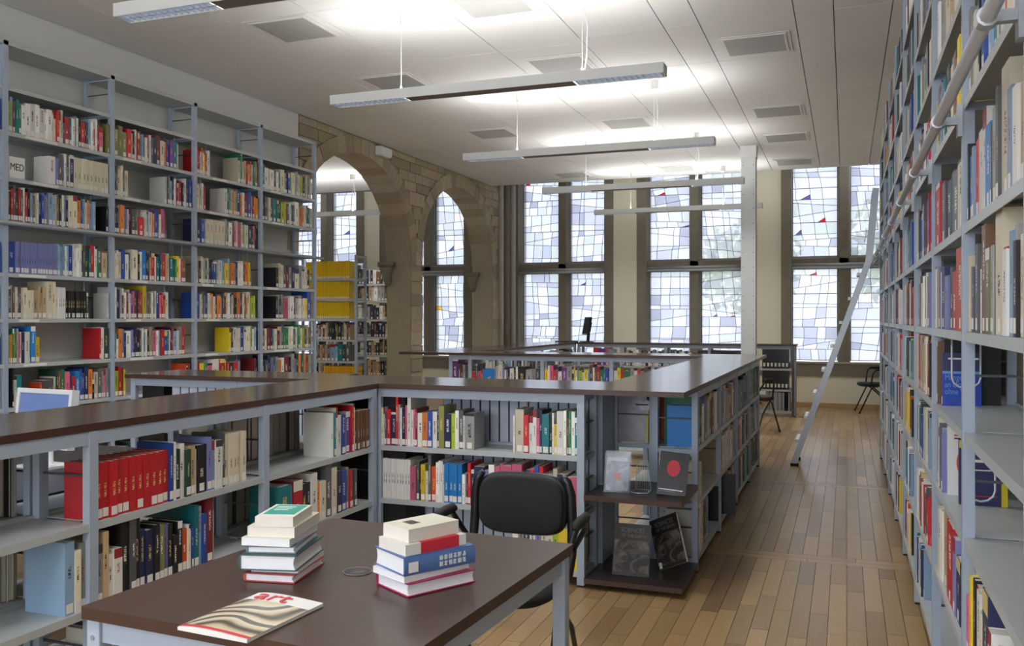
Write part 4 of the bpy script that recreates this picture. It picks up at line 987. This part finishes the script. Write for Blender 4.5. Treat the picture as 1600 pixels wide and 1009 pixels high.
local(MB().prism([(.036 * math.cos(k * math.pi / 14), .15 + .046 * math.sin(k * math.pi / 14)) for k in range(28)], 'y', -.0007, 0, 'print_red'), 'cover_print', r_)
local(MB().box((-.07, -.0007, .028), (.06, 0, .033), 'print_white').box((-.07, -.0007, .018), (.02, 0, .021), 'print_grey'), 'title_bars', r_)
c_ = board('catalogue', 'pale catalogue in a clear stand on the upper display shelf', 'catalogue', X_at(964, 4.90), 4.90, DU + .012, .128, .205, .008, 2, 10, 'cover_catalogue', group='display books in the counter corner')
local(MB().box((-.055, -.0007, .165), (.055, 0, .185), 'print_white').box((-.018, -.0008, .06), (.018, 0, .1), 'print_orange'), 'cover_print', c_)
st = tag(empty('display_stand', (X_at(964, 4.90), 4.895, DU)), 'clear acrylic stand holding the pale catalogue on the upper display shelf', 'display stand')
mbs = MB(); xf = Matrix.Rotation(R(-10), 4, 'X')
mbs.box((-.073, -.012, .002), (.073, -.009, .225), 'acrylic', xf); local(mbs, 'front_sheet', st)
local(MB().box((-.073, .013, .002), (.073, .016, .235), 'acrylic', xf), 'back_sheet', st); local(MB().box((-.073, -.012, 0), (.073, .075, .003), 'acrylic'), 'base', st)
ws = tag(empty('wire_stand', (X_at(1002, 4.98), 4.98, DU)), 'empty wire book stand between the catalogue and the red disc book', 'book stand')
mb = MB()
for sx in (-1, 1):
    mb.tube([(sx * .05, -.045, .003), (sx * .045, .05, .003), (sx * .03, .03, .17)], .002, 'wire', 6); mb.tube([(sx * .05, -.045, .003), (sx * .05, -.05, .018)], .002, 'wire', 6)
mb.tube([(-.05, -.045, .003), (.0, -.065, .003), (.05, -.045, .003)], .002, 'wire', 6); mb.tube([(-.03, .03, .17), (.03, .03, .17)], .002, 'wire', 6); mb.tube([(-.045, .05, .003), (.045, .05, .003)], .002, 'wire', 6)
local(mb, 'frame', ws, True)
mb = MB()
for k in range(-3, 4): mb.tube([(k * .011, .045, .004), (k * .009, .031, .165)], .0012, 'wire', 5)
local(mb, 'back_wires', ws, True)
# boards on the end shelf of the aisle counter, facing the reader
EZ = .7304
for (u0, u1, y, h, m_, lab, nm, cat) in ((965, 1009, 5.47, .29, 'cover_grey', 'grey magazine in a plastic sleeve facing out on the counter end', 'magazine', 'magazine'), (1008, 1030, 5.60, .30, 'cover_blue_mix', 'blue and red magazine facing out behind the grey one', 'magazine', 'magazine'),
                                        (1031, 1046, 5.63, .32, solid((204, 74, 40)), 'rust orange board book facing out on the counter end', 'book', 'book'), (1047, 1064, 5.68, .34, 'foil', 'silver foil covered book facing out on the counter end', 'book', 'book')):
    x0, x1 = X_at(u0, y), X_at(u1, y); wd = x1 - x0 + (.06 if u0 > 1000 else 0)
    o = board(nm, lab, cat, x1 - wd / 2, y, EZ, wd, h, .016, 0, 5, m_, group='face out covers on the counter end')
    if u0 == 965:
        local(MB().box((.0, -.0008, .20), (.115, 0, .255), 'cover_catalogue').box((.02, -.001, .228), (.10, 0, .236), 'print_black'), 'cover_print', o)
        local(MB().box((wd / 2 - .004, -.0005, 0), (wd / 2 + .008, .014, h), 'print_orange') if False else MB().box((wd / 2 + .0005, 0, 0), (wd / 2 + .014, .014, .262), solid((206, 182, 40))), 'yellow_back_cover', o)
o = board('book', 'yellow book standing face out at the post of the counter end', 'book', X_at(962, 5.62), 5.62, EZ, .09, .30, .014, 0, 4, solid((206, 190, 30)), group='face out covers on the counter end')
# large white leaflet at the foot of the aisle counter end and white plan
o = board('leaflet', 'white printed leaflet standing behind the leaning dark book on the lowest shelf', 'leaflet', -.955, 5.45, .0854, .26, .30, .006, 0, 6, solid((214, 216, 222)))
local(MB().box((-.06, -.0006, .262), (.06, 0, .268), 'print_grey').box((-.10, -.0006, .225), (.10, 0, .229), 'print_black').box((-.10, -.0006, .16), (.10, 0, .164), 'print_grey'), 'title_bars', o)
o = board('book', 'black framed book sticking out of the lowest shelf into the aisle', 'book', -.845, 6.58, .0854, .20, .29, .02, 4, 0, solid((30, 30, 34)))
# aisle bookcase: covers seen edge on from the near bay
AZ1, AZ2 = RZ[6] + .0004, RZ[7] + .0004
o = board('book', 'large black book behind the blue German book on the aisle bookcase', 'book', .478, 4.03, AZ1, .205, .262, .03, 0, 0, solid((22, 22, 26)), group='face out books on the aisle bookcase')
b_ = board('book', 'blue book with German lettering facing out on the aisle bookcase', 'book', .433, 3.97, AZ1, .140, .212, .02, 0, 0, solid((36, 70, 176)), group='face out books on the aisle bookcase')
local(MB().box((-.07, -.0006, .138), (.07, 0, .212), solid((46, 54, 96))).box((-.07, -.0007, .128), (.07, 0, .138), 'print_lightblue').box((-.05, -.0009, .185), (.06, 0, .192), 'print_white'), 'cover_print', b_)
for k, tx in enumerate(('Mangel', 'an Urteil', 'ohne Witz')): text_part('lettering', tx, .034, 'print_lightblue', b_, (-.062, -.0004, .102 - k * .028), (R(90), 0, 0), sx=.72)
local(MB().box((-.0712, .001, .006), (-.0702, .019, .036), 'paper_label'), 'spine_label', b_)
w_ = board('book', 'white book with an orange disc on the aisle bookcase', 'book', .436, 3.78, AZ2, .145, .262, .02, 0, 0, solid((228, 228, 228)), group='face out books on the aisle bookcase')
local(MB().prism([(.0 + .042 * math.cos(k * math.pi / 14), .125 + .066 * math.sin(k * math.pi / 14)) for k in range(28)], 'y', -.0007, 0, 'print_orange').box((-.05, -.0007, .225), (.03, 0, .231), 'print_orange').box((-.05, -.0007, .214), (.0, 0, .219), 'print_black'), 'cover_print', w_)
o = board('book', 'pale blue book standing behind the orange disc book', 'book', .46, 3.83, AZ2, .17, .285, .02, 0, 0, solid((120, 170, 206)), group='face out books on the aisle bookcase')
o = board('book', 'purple patterned book standing behind the orange disc book', 'book', .478, 3.87, AZ2, .18, .275, .02, 0, 0, 'cover_blue_mix', group='face out books on the aisle bookcase')
n_ = board('book', 'navy book with yellow borders facing out on the aisle bookcase', 'book', .462, 3.60, AZ2, .155, .232, .032, 0, 0, solid((44, 48, 92)), group='face out books on the aisle bookcase')
local(MB().box((-.0775, -.0007, .205), (.0775, 0, .232), solid((214, 196, 40))).box((.0776, 0, 0), (.0786, .032, .232), solid((214, 196, 40))).box((.058, -.0007, 0), (.0775, 0, .205), solid((214, 196, 40))).box((-.05, -.0009, .155), (.02, 0, .165), 'print_white').box((-.05, -.0009, .125), (.025, 0, .129), 'print_white').box((-.05, -.0009, .032), (.045, 0, .035), 'print_red'), 'cover_print', n_)
o = board('book', 'tan covered book facing out two bays up the aisle bookcase', 'book', .425, 4.98, AZ1, .13, .23, .02, 0, 0, solid((166, 126, 82)), group='face out books on the aisle bookcase')
g_ = board('book', 'gold brown picture book facing out low on the aisle bookcase', 'book', .448, 3.86, RZ[8] + .0004, .18, .265, .02, 0, 0, 'cover_brown', group='face out books on the aisle bookcase')
local(MB().box((-.0912, .001, .006), (-.0902, .019, .036), 'paper_label'), 'spine_label', g_)
o = board('binder', 'thin grey ring binder edge standing alone low on the aisle bookcase', 'binder', .42, 2.30, RZ[8] + .0004, .04, .30, .25, 0, 0, solid((120, 122, 126)))

# MED sign on the wall bookcase
sg = tag(empty('shelf_sign', (-5.672, wallcase.O.y + 1.035, LZ[2])), 'white shelf sign lettered MED standing on the wall bookcase', 'sign')
y0, y1 = .0, WS(41.6) - WS(16.8)
local(MB().box((-.003, y0, .005), (0, y1, .155), 'print_white'), 'plate', sg); local(MB().box((-.06, y0 + .02, .0005), (-.003, y1 - .02, .004), 'print_white'), 'foot', sg)
text_part('lettering', 'MED', .072, 'print_black', sg, (.0008, (y1 - y0) / 2, .058), (R(90), 0, R(90)), 'CENTER', .82)

# ------------------------------------------------------------------ files, binders, yellow volumes
def file_box(x, y, z, w, h=.305, d=.24):
    o = empty('file_box', (x, y, z))
    me = MB().box((.004, 0, 0), (w - .004, d, h), 'file_white').mesh('body'); link('body', fix(me), o)
    local(MB().box((0, .002, .0), (.0035, d, h + .004), 'file_blue').box((w - .0035, .002, 0), (w, d, h + .004), 'file_blue'), 'side_panels', o)
    return o
GF = 'white magazine files in the counter'
def files(x0, x1, z, n, lab, h=.30, y=5.135):
    w = (x1 - x0) / n; p = None
    for i in range(n):
        if p is None: p = file_box(x0, y, z, w - .003, h); o = p
        else: o = copy_tree(p)
        o.location = (x0 + i * w, y, z); tag(o, lab.replace('white magazine file', 'white magazine file, %s from the aisle end,' % ordn(n - 1 - i)), 'file box', GF + ', ' + lab[-34:])
files(X_at(693, 5.14), -1.43, .7304, 15, 'white magazine file in the upper rear row')
files(X_at(648, 5.14), -1.43, .4104, 17, 'white magazine file in the middle rear row', .27)
files(X_at(648, 5.14), -1.43, .0854, 17, 'white magazine file in the lowest rear row', .27)
files(-4.42, -3.90, .7304, 7, 'white magazine file under the wedge of worktop by the monitor', .295, 5.02); files(-3.84, -3.28, .7304, 8, 'white magazine file under the narrow end of the worktop wedge', .295, 5.02)
def binder(me_p=[None]):
    if me_p[0] is None:
        o = empty('binder', (0, 0, 0)); local(MB().box((0, 0, 0), (.062, .004, .30), 'black_plastic').box((0, .004, 0), (.003, .27, .30), 'black_plastic').box((.059, .004, 0), (.062, .27, .30), 'black_plastic'), 'cover', o)
        local(MB().box((.004, .005, .006), (.058, .26, .285), 'pages'), 'pages', o); local(MB().box((.015, -.0008, .03), (.047, 0, .085), 'paper_label'), 'spine_label', o); me_p[0] = o; return o
    return copy_tree(me_p[0])
xe = far_back.O.x
for li, x0, x1, n, lab in ((0, X_at(1191, 14.22), X_at(1233, 14.22), 7, 'black ring binder on the top shelf of the end unit'), (1, X_at(1191, 14.22), X_at(1232, 14.22), 7, 'black ring binder on the middle shelf of the end unit')):
    for i in range(n):
        o = binder(); o.location = (x0 + (x1 - x0 - .062) * i / (n - 1), 14.215, CZL[li] + .0004); tag(o, lab.replace('binder', 'binder, %s from the wood panel,' % ordn(n - 1 - i)), 'binder', lab.replace('ring binder', 'ring binders'))
def plain(name, x, y, z, w, d, h, c, lab, cat, grp):
    o = empty(name, (x, y, z)); local(MB().box((0, 0, 0), (w, .003, h), c).box((0, .003, 0), (.003, d, h), c).box((w - .003, .003, 0), (w, d, h), c), 'cover', o); local(MB().box((.0035, .004, .004), (w - .0035, d - .004, h - .006), 'pages'), 'pages', o)
    return tag(o, lab, cat, grp)
for i in range(6):
    plain('binder', X_at(1196, 14.22) + i * .062, 14.22, CZL[2] + .0004, .052, .25, .28, solid((150, 154, 160)), 'grey binder, %s from the black one, on the lowest shelf of the end unit' % ordn(5 - i), 'binder', 'grey binders on the end unit')
plain('binder', X_at(1231, 14.22) - .05, 14.22, CZL[2] + .0004, .055, .25, .30, 'black_plastic', 'single black binder beside the grey ones on the lowest end shelf', 'binder', None)
def journals(z, x0, x1, n, c, lab, h):
    w = (x1 - x0) / n; me = MB().prism([(.0015, 0), (w - .005, 0), (w - .0035, .003), (w - .0035, .2), (0, .2), (0, .003)], 'z', 0, h, solid(c)).mesh('bound_journal'); lb_ = MB().box((w * .15, -.0006, .01), (w * .8, 0, .04), 'paper_label').mesh('spine_label')
    for i in range(n):
        o = link('bound_journal', me, None, (x0 + i * w, 11.62, z + .0004)); tag(o, lab.replace(' volume', ' volume, %s from the pier,' % ordn(n - 1 - i)), 'journal', lab.replace('volume', 'volumes')); link('spine_label', lb_, o)
for li, nm in ((0, 'top'), (1, 'second'), (2, 'third')): journals(SZ[li], X_at(478, 11.62), X_at(546, 11.62), 22, (226, 190, 24), 'yellow bound volume in the %s row through the arch' % nm, .262)
journals(SZ[5], X_at(506, 11.62), X_at(556, 11.62), 14, (216, 160, 30), 'amber bound volume in the low row through the arch', .25)

# ------------------------------------------------------------------ chairs
def chair(label, loc, rz, pad='black_fabric'):
    o = tag(empty('armchair', loc, rz), label, 'chair')
    def sup(cx, cz, a, b, n=40, e=3.2):
        return [(cx + a * math.copysign(abs(math.cos(t)) ** (2 / e), math.cos(t)), cz + b * math.copysign(abs(math.sin(t)) ** (2 / e), math.sin(t))) for t in (2 * math.pi * k / n for k in range(n))]
    def shell(outer, y0, y1, curve, m_, nm, n=40):
        mb = MB(); vs = []
        rings = [(.90, y0 - .004), (.975, y0), (1, (y0 + y1) / 2), (.975, y1), (.9, y1 + .002)]
        cx = sum(p[0] for p in outer) / n; cz = sum(p[1] for p in outer) / n
        for sc, y in rings: vs += [(cx + (p[0] - cx) * sc, y + curve * ((p[0] - cx) ** 2) * -1, cz + (p[1] - cz) * sc) for p in outer]
        fs = [tuple(range(n)), tuple(reversed(range(4 * n, 5 * n)))]
        for r in range(4):
            for k in range(n): fs.append((r * n + k, r * n + (k + 1) % n, (r + 1) * n + (k + 1) % n, (r + 1) * n + k))
        mb.add(vs, fs, m_); return local(mb, nm, o, True)
    shell(sup(0, .724, .184, .122, e=3.8), .200, .240, .35, pad, 'backrest')
    shell(sup(0, .724, .196, .132, e=3.8), .232, .246, .35, 'black_plastic', 'back_shell')
    # seat pad (lying): outline in x/y
    mb = MB(); n = 40; out = sup(0, 0, .225, .215); vs = []
    for sc, z in ((.88, .425), (1, .44), (1, .462), (.93, .475), (.6, .478)): vs += [(p[0] * sc, p[1] * sc - .02, z) for p in out]
    fs = [tuple(reversed(range(n))), tuple(range(4 * n, 5 * n))]
    for r in range(4):
        for k in range(n): fs.append((r * n + k, r * n + (k + 1) % n, (r + 1) * n + (k + 1) % n, (r + 1) * n + k))
    mb.add(vs, fs, pad); local(mb, 'seat', o, True)
    for s in (-1, 1):
        local(MB().tube([(s * .215, .16, .43), (s * .218, .215, .52), (s * .214, .235, .66), (s * .209, .232, .77), (s * .196, .226, .825), (s * .172, .224, .85)], [.016, .018, .021, .021, .018, .012], 'black_plastic', 10), 'back_tube', o, True)
        lf = local(MB().tube([(s * .235, -.235, .012), (s * .232, -.06, .40), (s * .23, .02, .44)], .011, 'black_plastic', 8), 'leg', o, True)
        lr = local(MB().tube([(s * .24, .27, .012), (s * .236, .14, .26), (s * .225, -.05, .43)], .011, 'black_plastic', 8), 'leg', o, True)
        local(MB().tube([(s * .235, -.237, 0), (s * .235, -.232, .03)], .014, 'rubber', 8), 'foot', lf, True); local(MB().tube([(s * .24, .272, 0), (s * .24, .266, .03)], .014, 'rubber', 8), 'foot', lr, True)
        ar = local(MB().tube([(s * .22, .215, .545), (s * .275, .19, .64), (s * .288, .15, .69), (s * .29, .02, .692), (s * .288, -.03, .665), (s * .27, -.05, .60), (s * .236, -.07, .43)], .012, 'black_plastic', 8), 'armrest', o, True)
        local(MB().tube([(s * .288, .185, .694), (s * .289, .16, .702), (s * .29, .08, .703), (s * .29, .015, .699), (s * .289, -.01, .688)], [.014, .02, .021, .02, .012], 'rubber', 10), 'arm_pad', ar, True)
    local(MB().tube([(-.225, .02, .425), (.225, .02, .425)], .012, 'black_plastic', 8).tube([(-.22, .14, .40), (.22, .14, .40)], .01, 'black_plastic', 8), 'seat_frame', o, True)
    return o
chair('black upholstered armchair pulled up to the reading table', (-1.262, 3.29, 0), R(2))
chair('black armchair by the window beyond the ladder', (.40, 15.3, 0), R(-82))
chair('dark armchair half hidden behind the aisle counter, beside the pillar', (X_at(1178, 12.2), 12.2, 0), R(150), 'edge_wood')

# ------------------------------------------------------------------ desk behind the counter, screens
dk = tag(empty('computer_desk', (-3.98, 3.4, 0)), 'dark computer desk hidden behind the counter, white screen standing on it', 'desk')
local(MB().box((-.62, -.85, .69), (.66, .85, .72), 'desk_top'), 'desktop', dk)
for sx in (-.56, .60):
    for sy in (-.78, .78): local(MB().box((sx - .02, sy - .02, 0), (sx + .02, sy + .02, .69), 'metal_frame'), 'leg', dk)
xm0, xm1 = X_at(20, 3.52), X_at(101, 3.47)
mn = tag(empty('monitor', ((xm0 + xm1) / 2, 3.5, .7205), R(-4)), 'white framed computer monitor with a blue screen behind the counter', 'monitor')
W2 = (xm1 - xm0) / 2; xf = Matrix.Translation((0, 0, .1)) @ Matrix.Rotation(R(-6), 4, 'X')
fr = MB()
for a, b in (((-W2, 0, 0), (-W2 + .022, .045, .31)), ((W2 - .022, 0, 0), (W2, .045, .31)), ((-W2 + .022, 0, .286), (W2 - .022, .045, .31)), ((-W2 + .022, 0, 0), (W2 - .022, .045, .05)), ((-W2 + .022, .012, .05), (W2 - .022, .045, .286))): fr.box(a, b, 'white_plastic', xf)
local(fr, 'bezel', mn); local(MB().box((-W2 + .023, .006, .051), (W2 - .023, .011, .285), 'screen_blue', xf), 'screen', mn)
local(MB().box((-.03, .05, .0), (.03, .062, .16), 'white_plastic'), 'neck', mn); local(MB().box((-.12, -.05, 0), (.12, .12, .012), 'white_plastic'), 'stand_foot', mn)
kb = tag(empty('keyboard', (-3.95, 3.1, .7205), R(8)), 'flat grey keyboard on the desk behind the counter', 'keyboard')
local(MB().box((-.2, -.07, 0), (.2, .07, .014), 'white_plastic'), 'case', kb)
mb = MB()
for i in range(14):
    for j in range(5): mb.box((-.19 + i * .0275, -.06 + j * .024, .014), (-.19 + i * .0275 + .023, -.06 + j * .024 + .02, .02), 'cable_grey')
local(mb, 'keys', kb)['kind'] = 'stuff'
ms = tag(empty('computer_mouse', (-3.45, 3.62, .7205), R(30)), 'white computer mouse on the desk, seen through the counter shelf', 'mouse')
mb = MB(); n = 14; vs = []
for sc, z in ((.9, 0), (1, .01), (.85, .024), (.5, .033)): vs += [(.032 * sc * math.cos(2 * math.pi * k / n), .058 * sc * math.sin(2 * math.pi * k / n), z) for k in range(n)]
fs = [tuple(reversed(range(n))), tuple(range(3 * n, 4 * n))] + [(r * n + k, r * n + (k + 1) % n, (r + 1) * n + (k + 1) % n, (r + 1) * n + k) for r in range(3) for k in range(n)]
local(mb.add(vs, fs, 'white_plastic'), 'body', ms, True); local(MB().tube([(-.004, .03, .030), (.004, .03, .030)], .006, 'cable_grey', 8), 'wheel', ms)
cb = tag(empty('computer_cable', (-3.62, 3.9, .7205)), 'pale cables lying on the desk behind the red volumes', 'cable')
local(MB().tube([(-.3, -.1, .006), (-.1, .03, .02), (.1, -.02, .008), (.28, .08, .006)], .005, 'white_plastic', 6).tube([(-.3, .05, .006), (-.05, -.06, .012), (.15, .06, .006), (.3, .0, .006)], .005, 'white_plastic', 6), 'cable', cb, True)

bm_x, bm_y = X_at(913, 14.34), 14.34
bmn = tag(empty('monitor', (bm_x, bm_y, T1 + .0005), R(-62)), 'black computer monitor seen edge on at the end of the far worktop', 'monitor')
xf = Matrix.Translation((0, 0, .12)) @ Matrix.Rotation(R(-10), 4, 'X')
local(MB().box((-.20, 0, 0), (.20, .04, .30), 'black_plastic', xf).box((-.12, .04, .06), (.12, .07, .22), 'black_plastic', xf), 'housing', bmn); local(MB().box((-.185, -.002, .02), (.185, 0, .285), 'hole_dark', xf), 'screen', bmn)
local(MB().bar((0, .06, .005), (0, .08, .24), .05, .02, 'black_plastic').box((-.11, -.06, 0), (.11, .14, .012), 'black_plastic'), 'stand', bmn)
kb2 = tag(empty('keyboard', (bm_x - .30, 14.31, T1 + .0005), R(20)), 'black keyboard lying beside the black monitor', 'keyboard')
local(MB().box((-.19, -.07, 0), (.19, .07, .016), 'black_plastic'), 'case', kb2)

# ------------------------------------------------------------------ ladder
ld = tag(empty('library_ladder', (-.25, 9.7, 0)), 'tall aluminium library ladder leaning on the rail of the aisle bookcase', 'ladder')
foot, bend, top = Vector((-.50, 9.49, 0.02)), Vector((.215, 9.49, 2.08)), Vector((.275, 9.49, 2.78))
for dy in (0, .42):
    dv = Vector((0, dy, 0)); mb = MB()
    d1 = (bend - foot).normalized(); n1 = Vector((-d1.z, 0, d1.x)); d2 = (top - bend).normalized(); n2 = Vector((-d2.z, 0, d2.x)); nm = (n1 + n2).normalized()
    hw = .030; prof = [foot + n1 * hw, bend + nm * hw, top + n2 * hw, top - n2 * hw, bend - nm * hw, foot - n1 * hw]
    mb.prism([(p.x, p.z) for p in prof], 'y', 9.49 + dy - .0125, 9.49 + dy + .0125, 'aluminium'); sl = put(mb, 'stile', ld.parent or ld)
    put(MB().box((foot.x - .03, 9.49 + dy - .016, 0), (foot.x + .05, 9.49 + dy + .016, .03), 'rubber'), 'foot', sl)
    put(MB().tube([(bend.x + .02, 9.49 + dy, 2.02), (.262, 9.49 + dy, 2.05), (.292, 9.49 + dy, 2.09), (.30, 9.49 + dy, 2.13), (.275, 9.49 + dy, 2.15)], .006, 'chrome', 8), 'hook', sl, True)
for k in range(1, 9):
    p = foot + (bend - foot) * (k / 8.6)
    put(MB().box((p.x - .058, 9.503, p.z - .012), (p.x + .03, 9.897, p.z + .012), 'aluminium').box((p.x - .064, 9.47, p.z - .014), (p.x - .035, 9.93, p.z + .014), 'white_plastic'), 'tread', ld)

# ------------------------------------------------------------------ books: the 300 that show largest become objects, the rest one mass
def book_xf(b):
    P = b['case'].P(b['s'], b['d'], b['z'] + .0005)
    return Matrix.Translation(P) @ Matrix.Rotation(b['ang'], 4, 'Z')
tmp = MB()
for b in BOOKS: tmp.box((0, 0, 0), (b['w'], b['dep'], b['h']), 'print_white', book_xf(b))
from mathutils.bvhtree import BVHTree
bpy.context.view_layer.update(); vs, fs = list(tmp.v), [tuple(f) for f in tmp.f]; nb = len(fs)
for o in scene.objects:
    if o.type != 'MESH' or o.name.startswith(('pane', 'lead', 'plank', 'panel', 'stone', 'foliage', 'grille')): continue
    k = len(vs); mx_ = o.matrix_world; vs += [tuple(mx_ @ v.co) for v in o.data.vertices]; fs += [tuple(i + k for i in p.vertices) for p in o.data.polygons]
tree_ = BVHTree.FromPolygons(vs, fs); hits = [0] * len(BOOKS)
mw_ = cam.matrix_world.to_3x3()
for py in range(2, 1009, 4):
    for px in range(2, 1600, 3):
        d = mw_ @ Vector(((px - 800) / F, -(py - HV) / F, -1)); d.normalize()
        loc, nr, fi, ds = tree_.ray_cast((0, 0, EYE), d)
        if fi is not None and fi < nb: hits[fi // 6] += 1
order = sorted(range(len(BOOKS)), key=lambda i: -hits[i]); TOP = set(order[:282])
print('BOOKS', len(BOOKS), 'seen', sum(1 for h_ in hits if h_), 'cut', hits[order[281]])
def cols(b):
    c = PAL[b['c']][0]; j = b['jit']; base = lin(tuple(min(250, v * j) for v in c)) + (1,)
    dark = sum(c) > 360; r = random.Random(b['seed'])
    ink = lin(r.choice([(34, 34, 38), (40, 50, 90), (150, 40, 50), (60, 60, 60)]) if dark else r.choice([(224, 220, 208), (214, 190, 120), (230, 230, 230)])) + (1,)
    return base, ink
def finish(me, fcols, inks, uvs):
    colour_mesh(me, fcols, 'Col'); colour_mesh(me, inks, 'Ink')
    uv = me.uv_layers.new(name='UVMap'); d = []
    for p, u in zip(me.polygons, uvs): d += u if u else [-1.0, 0.0] * p.loop_total
    uv.data.foreach_set('uv', d)
def spine_uv(k): return [k + .001, 0, k + .999, 0, k + .999, 1, k + .001, 1]
SIZE = lambda b: ('slim ' if b['w'] < .014 else 'thick ' if b['w'] > .036 else '')
mass = MB(); mc, mi_, mu = [], [], []
PG = lin((216, 210, 196)) + (1,); LBL = lin((228, 226, 220)) + (1,)
for i, b in enumerate(BOOKS):
    xf = book_xf(b); w, d, h = b['w'], b['dep'], b['h']; base, ink = cols(b); t = .0018
    lw = min(w * .84, .030); lx0 = (w - lw) / 2; lz0, lz1 = .008, .042
    if i in TOP:
        mb = MB().box((0, 0, 0), (w, t, h), 'book_cover').box((0, t, 0), (t, d, h), 'book_cover').box((w - t, t, 0), (w, d, h), 'book_cover')
        me = mb.mesh('book'); uvs = [None] * 18; uvs[2] = spine_uv(b['seed'])
        finish(me, [base] * 18, [ink] * 18, uvs)
        o = link('book', me); o.matrix_world = xf
        nm = PAL[b['c']][1]; end = {'near': 'near end', 'far': 'window end'}[b['end']]
        tag(o, '%s%s book, %s from %s, %s' % (SIZE(b), nm, ordn(b['i']), end, b['where']), 'book', 'books on the ' + b['where'])
        if w > .008: link('pages', MB().box((t + .0002, t, .003), (w - t - .0002, d - .003, h - .003), 'pages').mesh('pages'), o)
        if b['st']: link('spine_label', MB().box((lx0, -.0007, lz0), (lx0 + lw, -.0001, lz1), 'paper_label').mesh('spine_label'), o)
    else:
        mass.box((0, 0, 0), (w, d, h), 'book_cover', xf)
        mc += [base, PG, base, base, PG, base]; mi_ += [ink] * 6; mu += [None, None, spine_uv(b['seed']), None, None, None]
        if b['st']:
            q = [xf @ Vector(p) for p in ((lx0, -.0006, lz0), (lx0 + lw, -.0006, lz0), (lx0 + lw, -.0006, lz1), (lx0, -.0006, lz1))]
            mass.add(q, [(0, 1, 2, 3)], 'book_cover'); mc.append(LBL); mi_.append(LBL); mu.append(None)
me = mass.mesh('book_rows'); finish(me, mc, mi_, mu)
tag(link('book_rows', me), 'remaining rows of mixed books filling the shelves all around the library', 'book', kind='stuff')
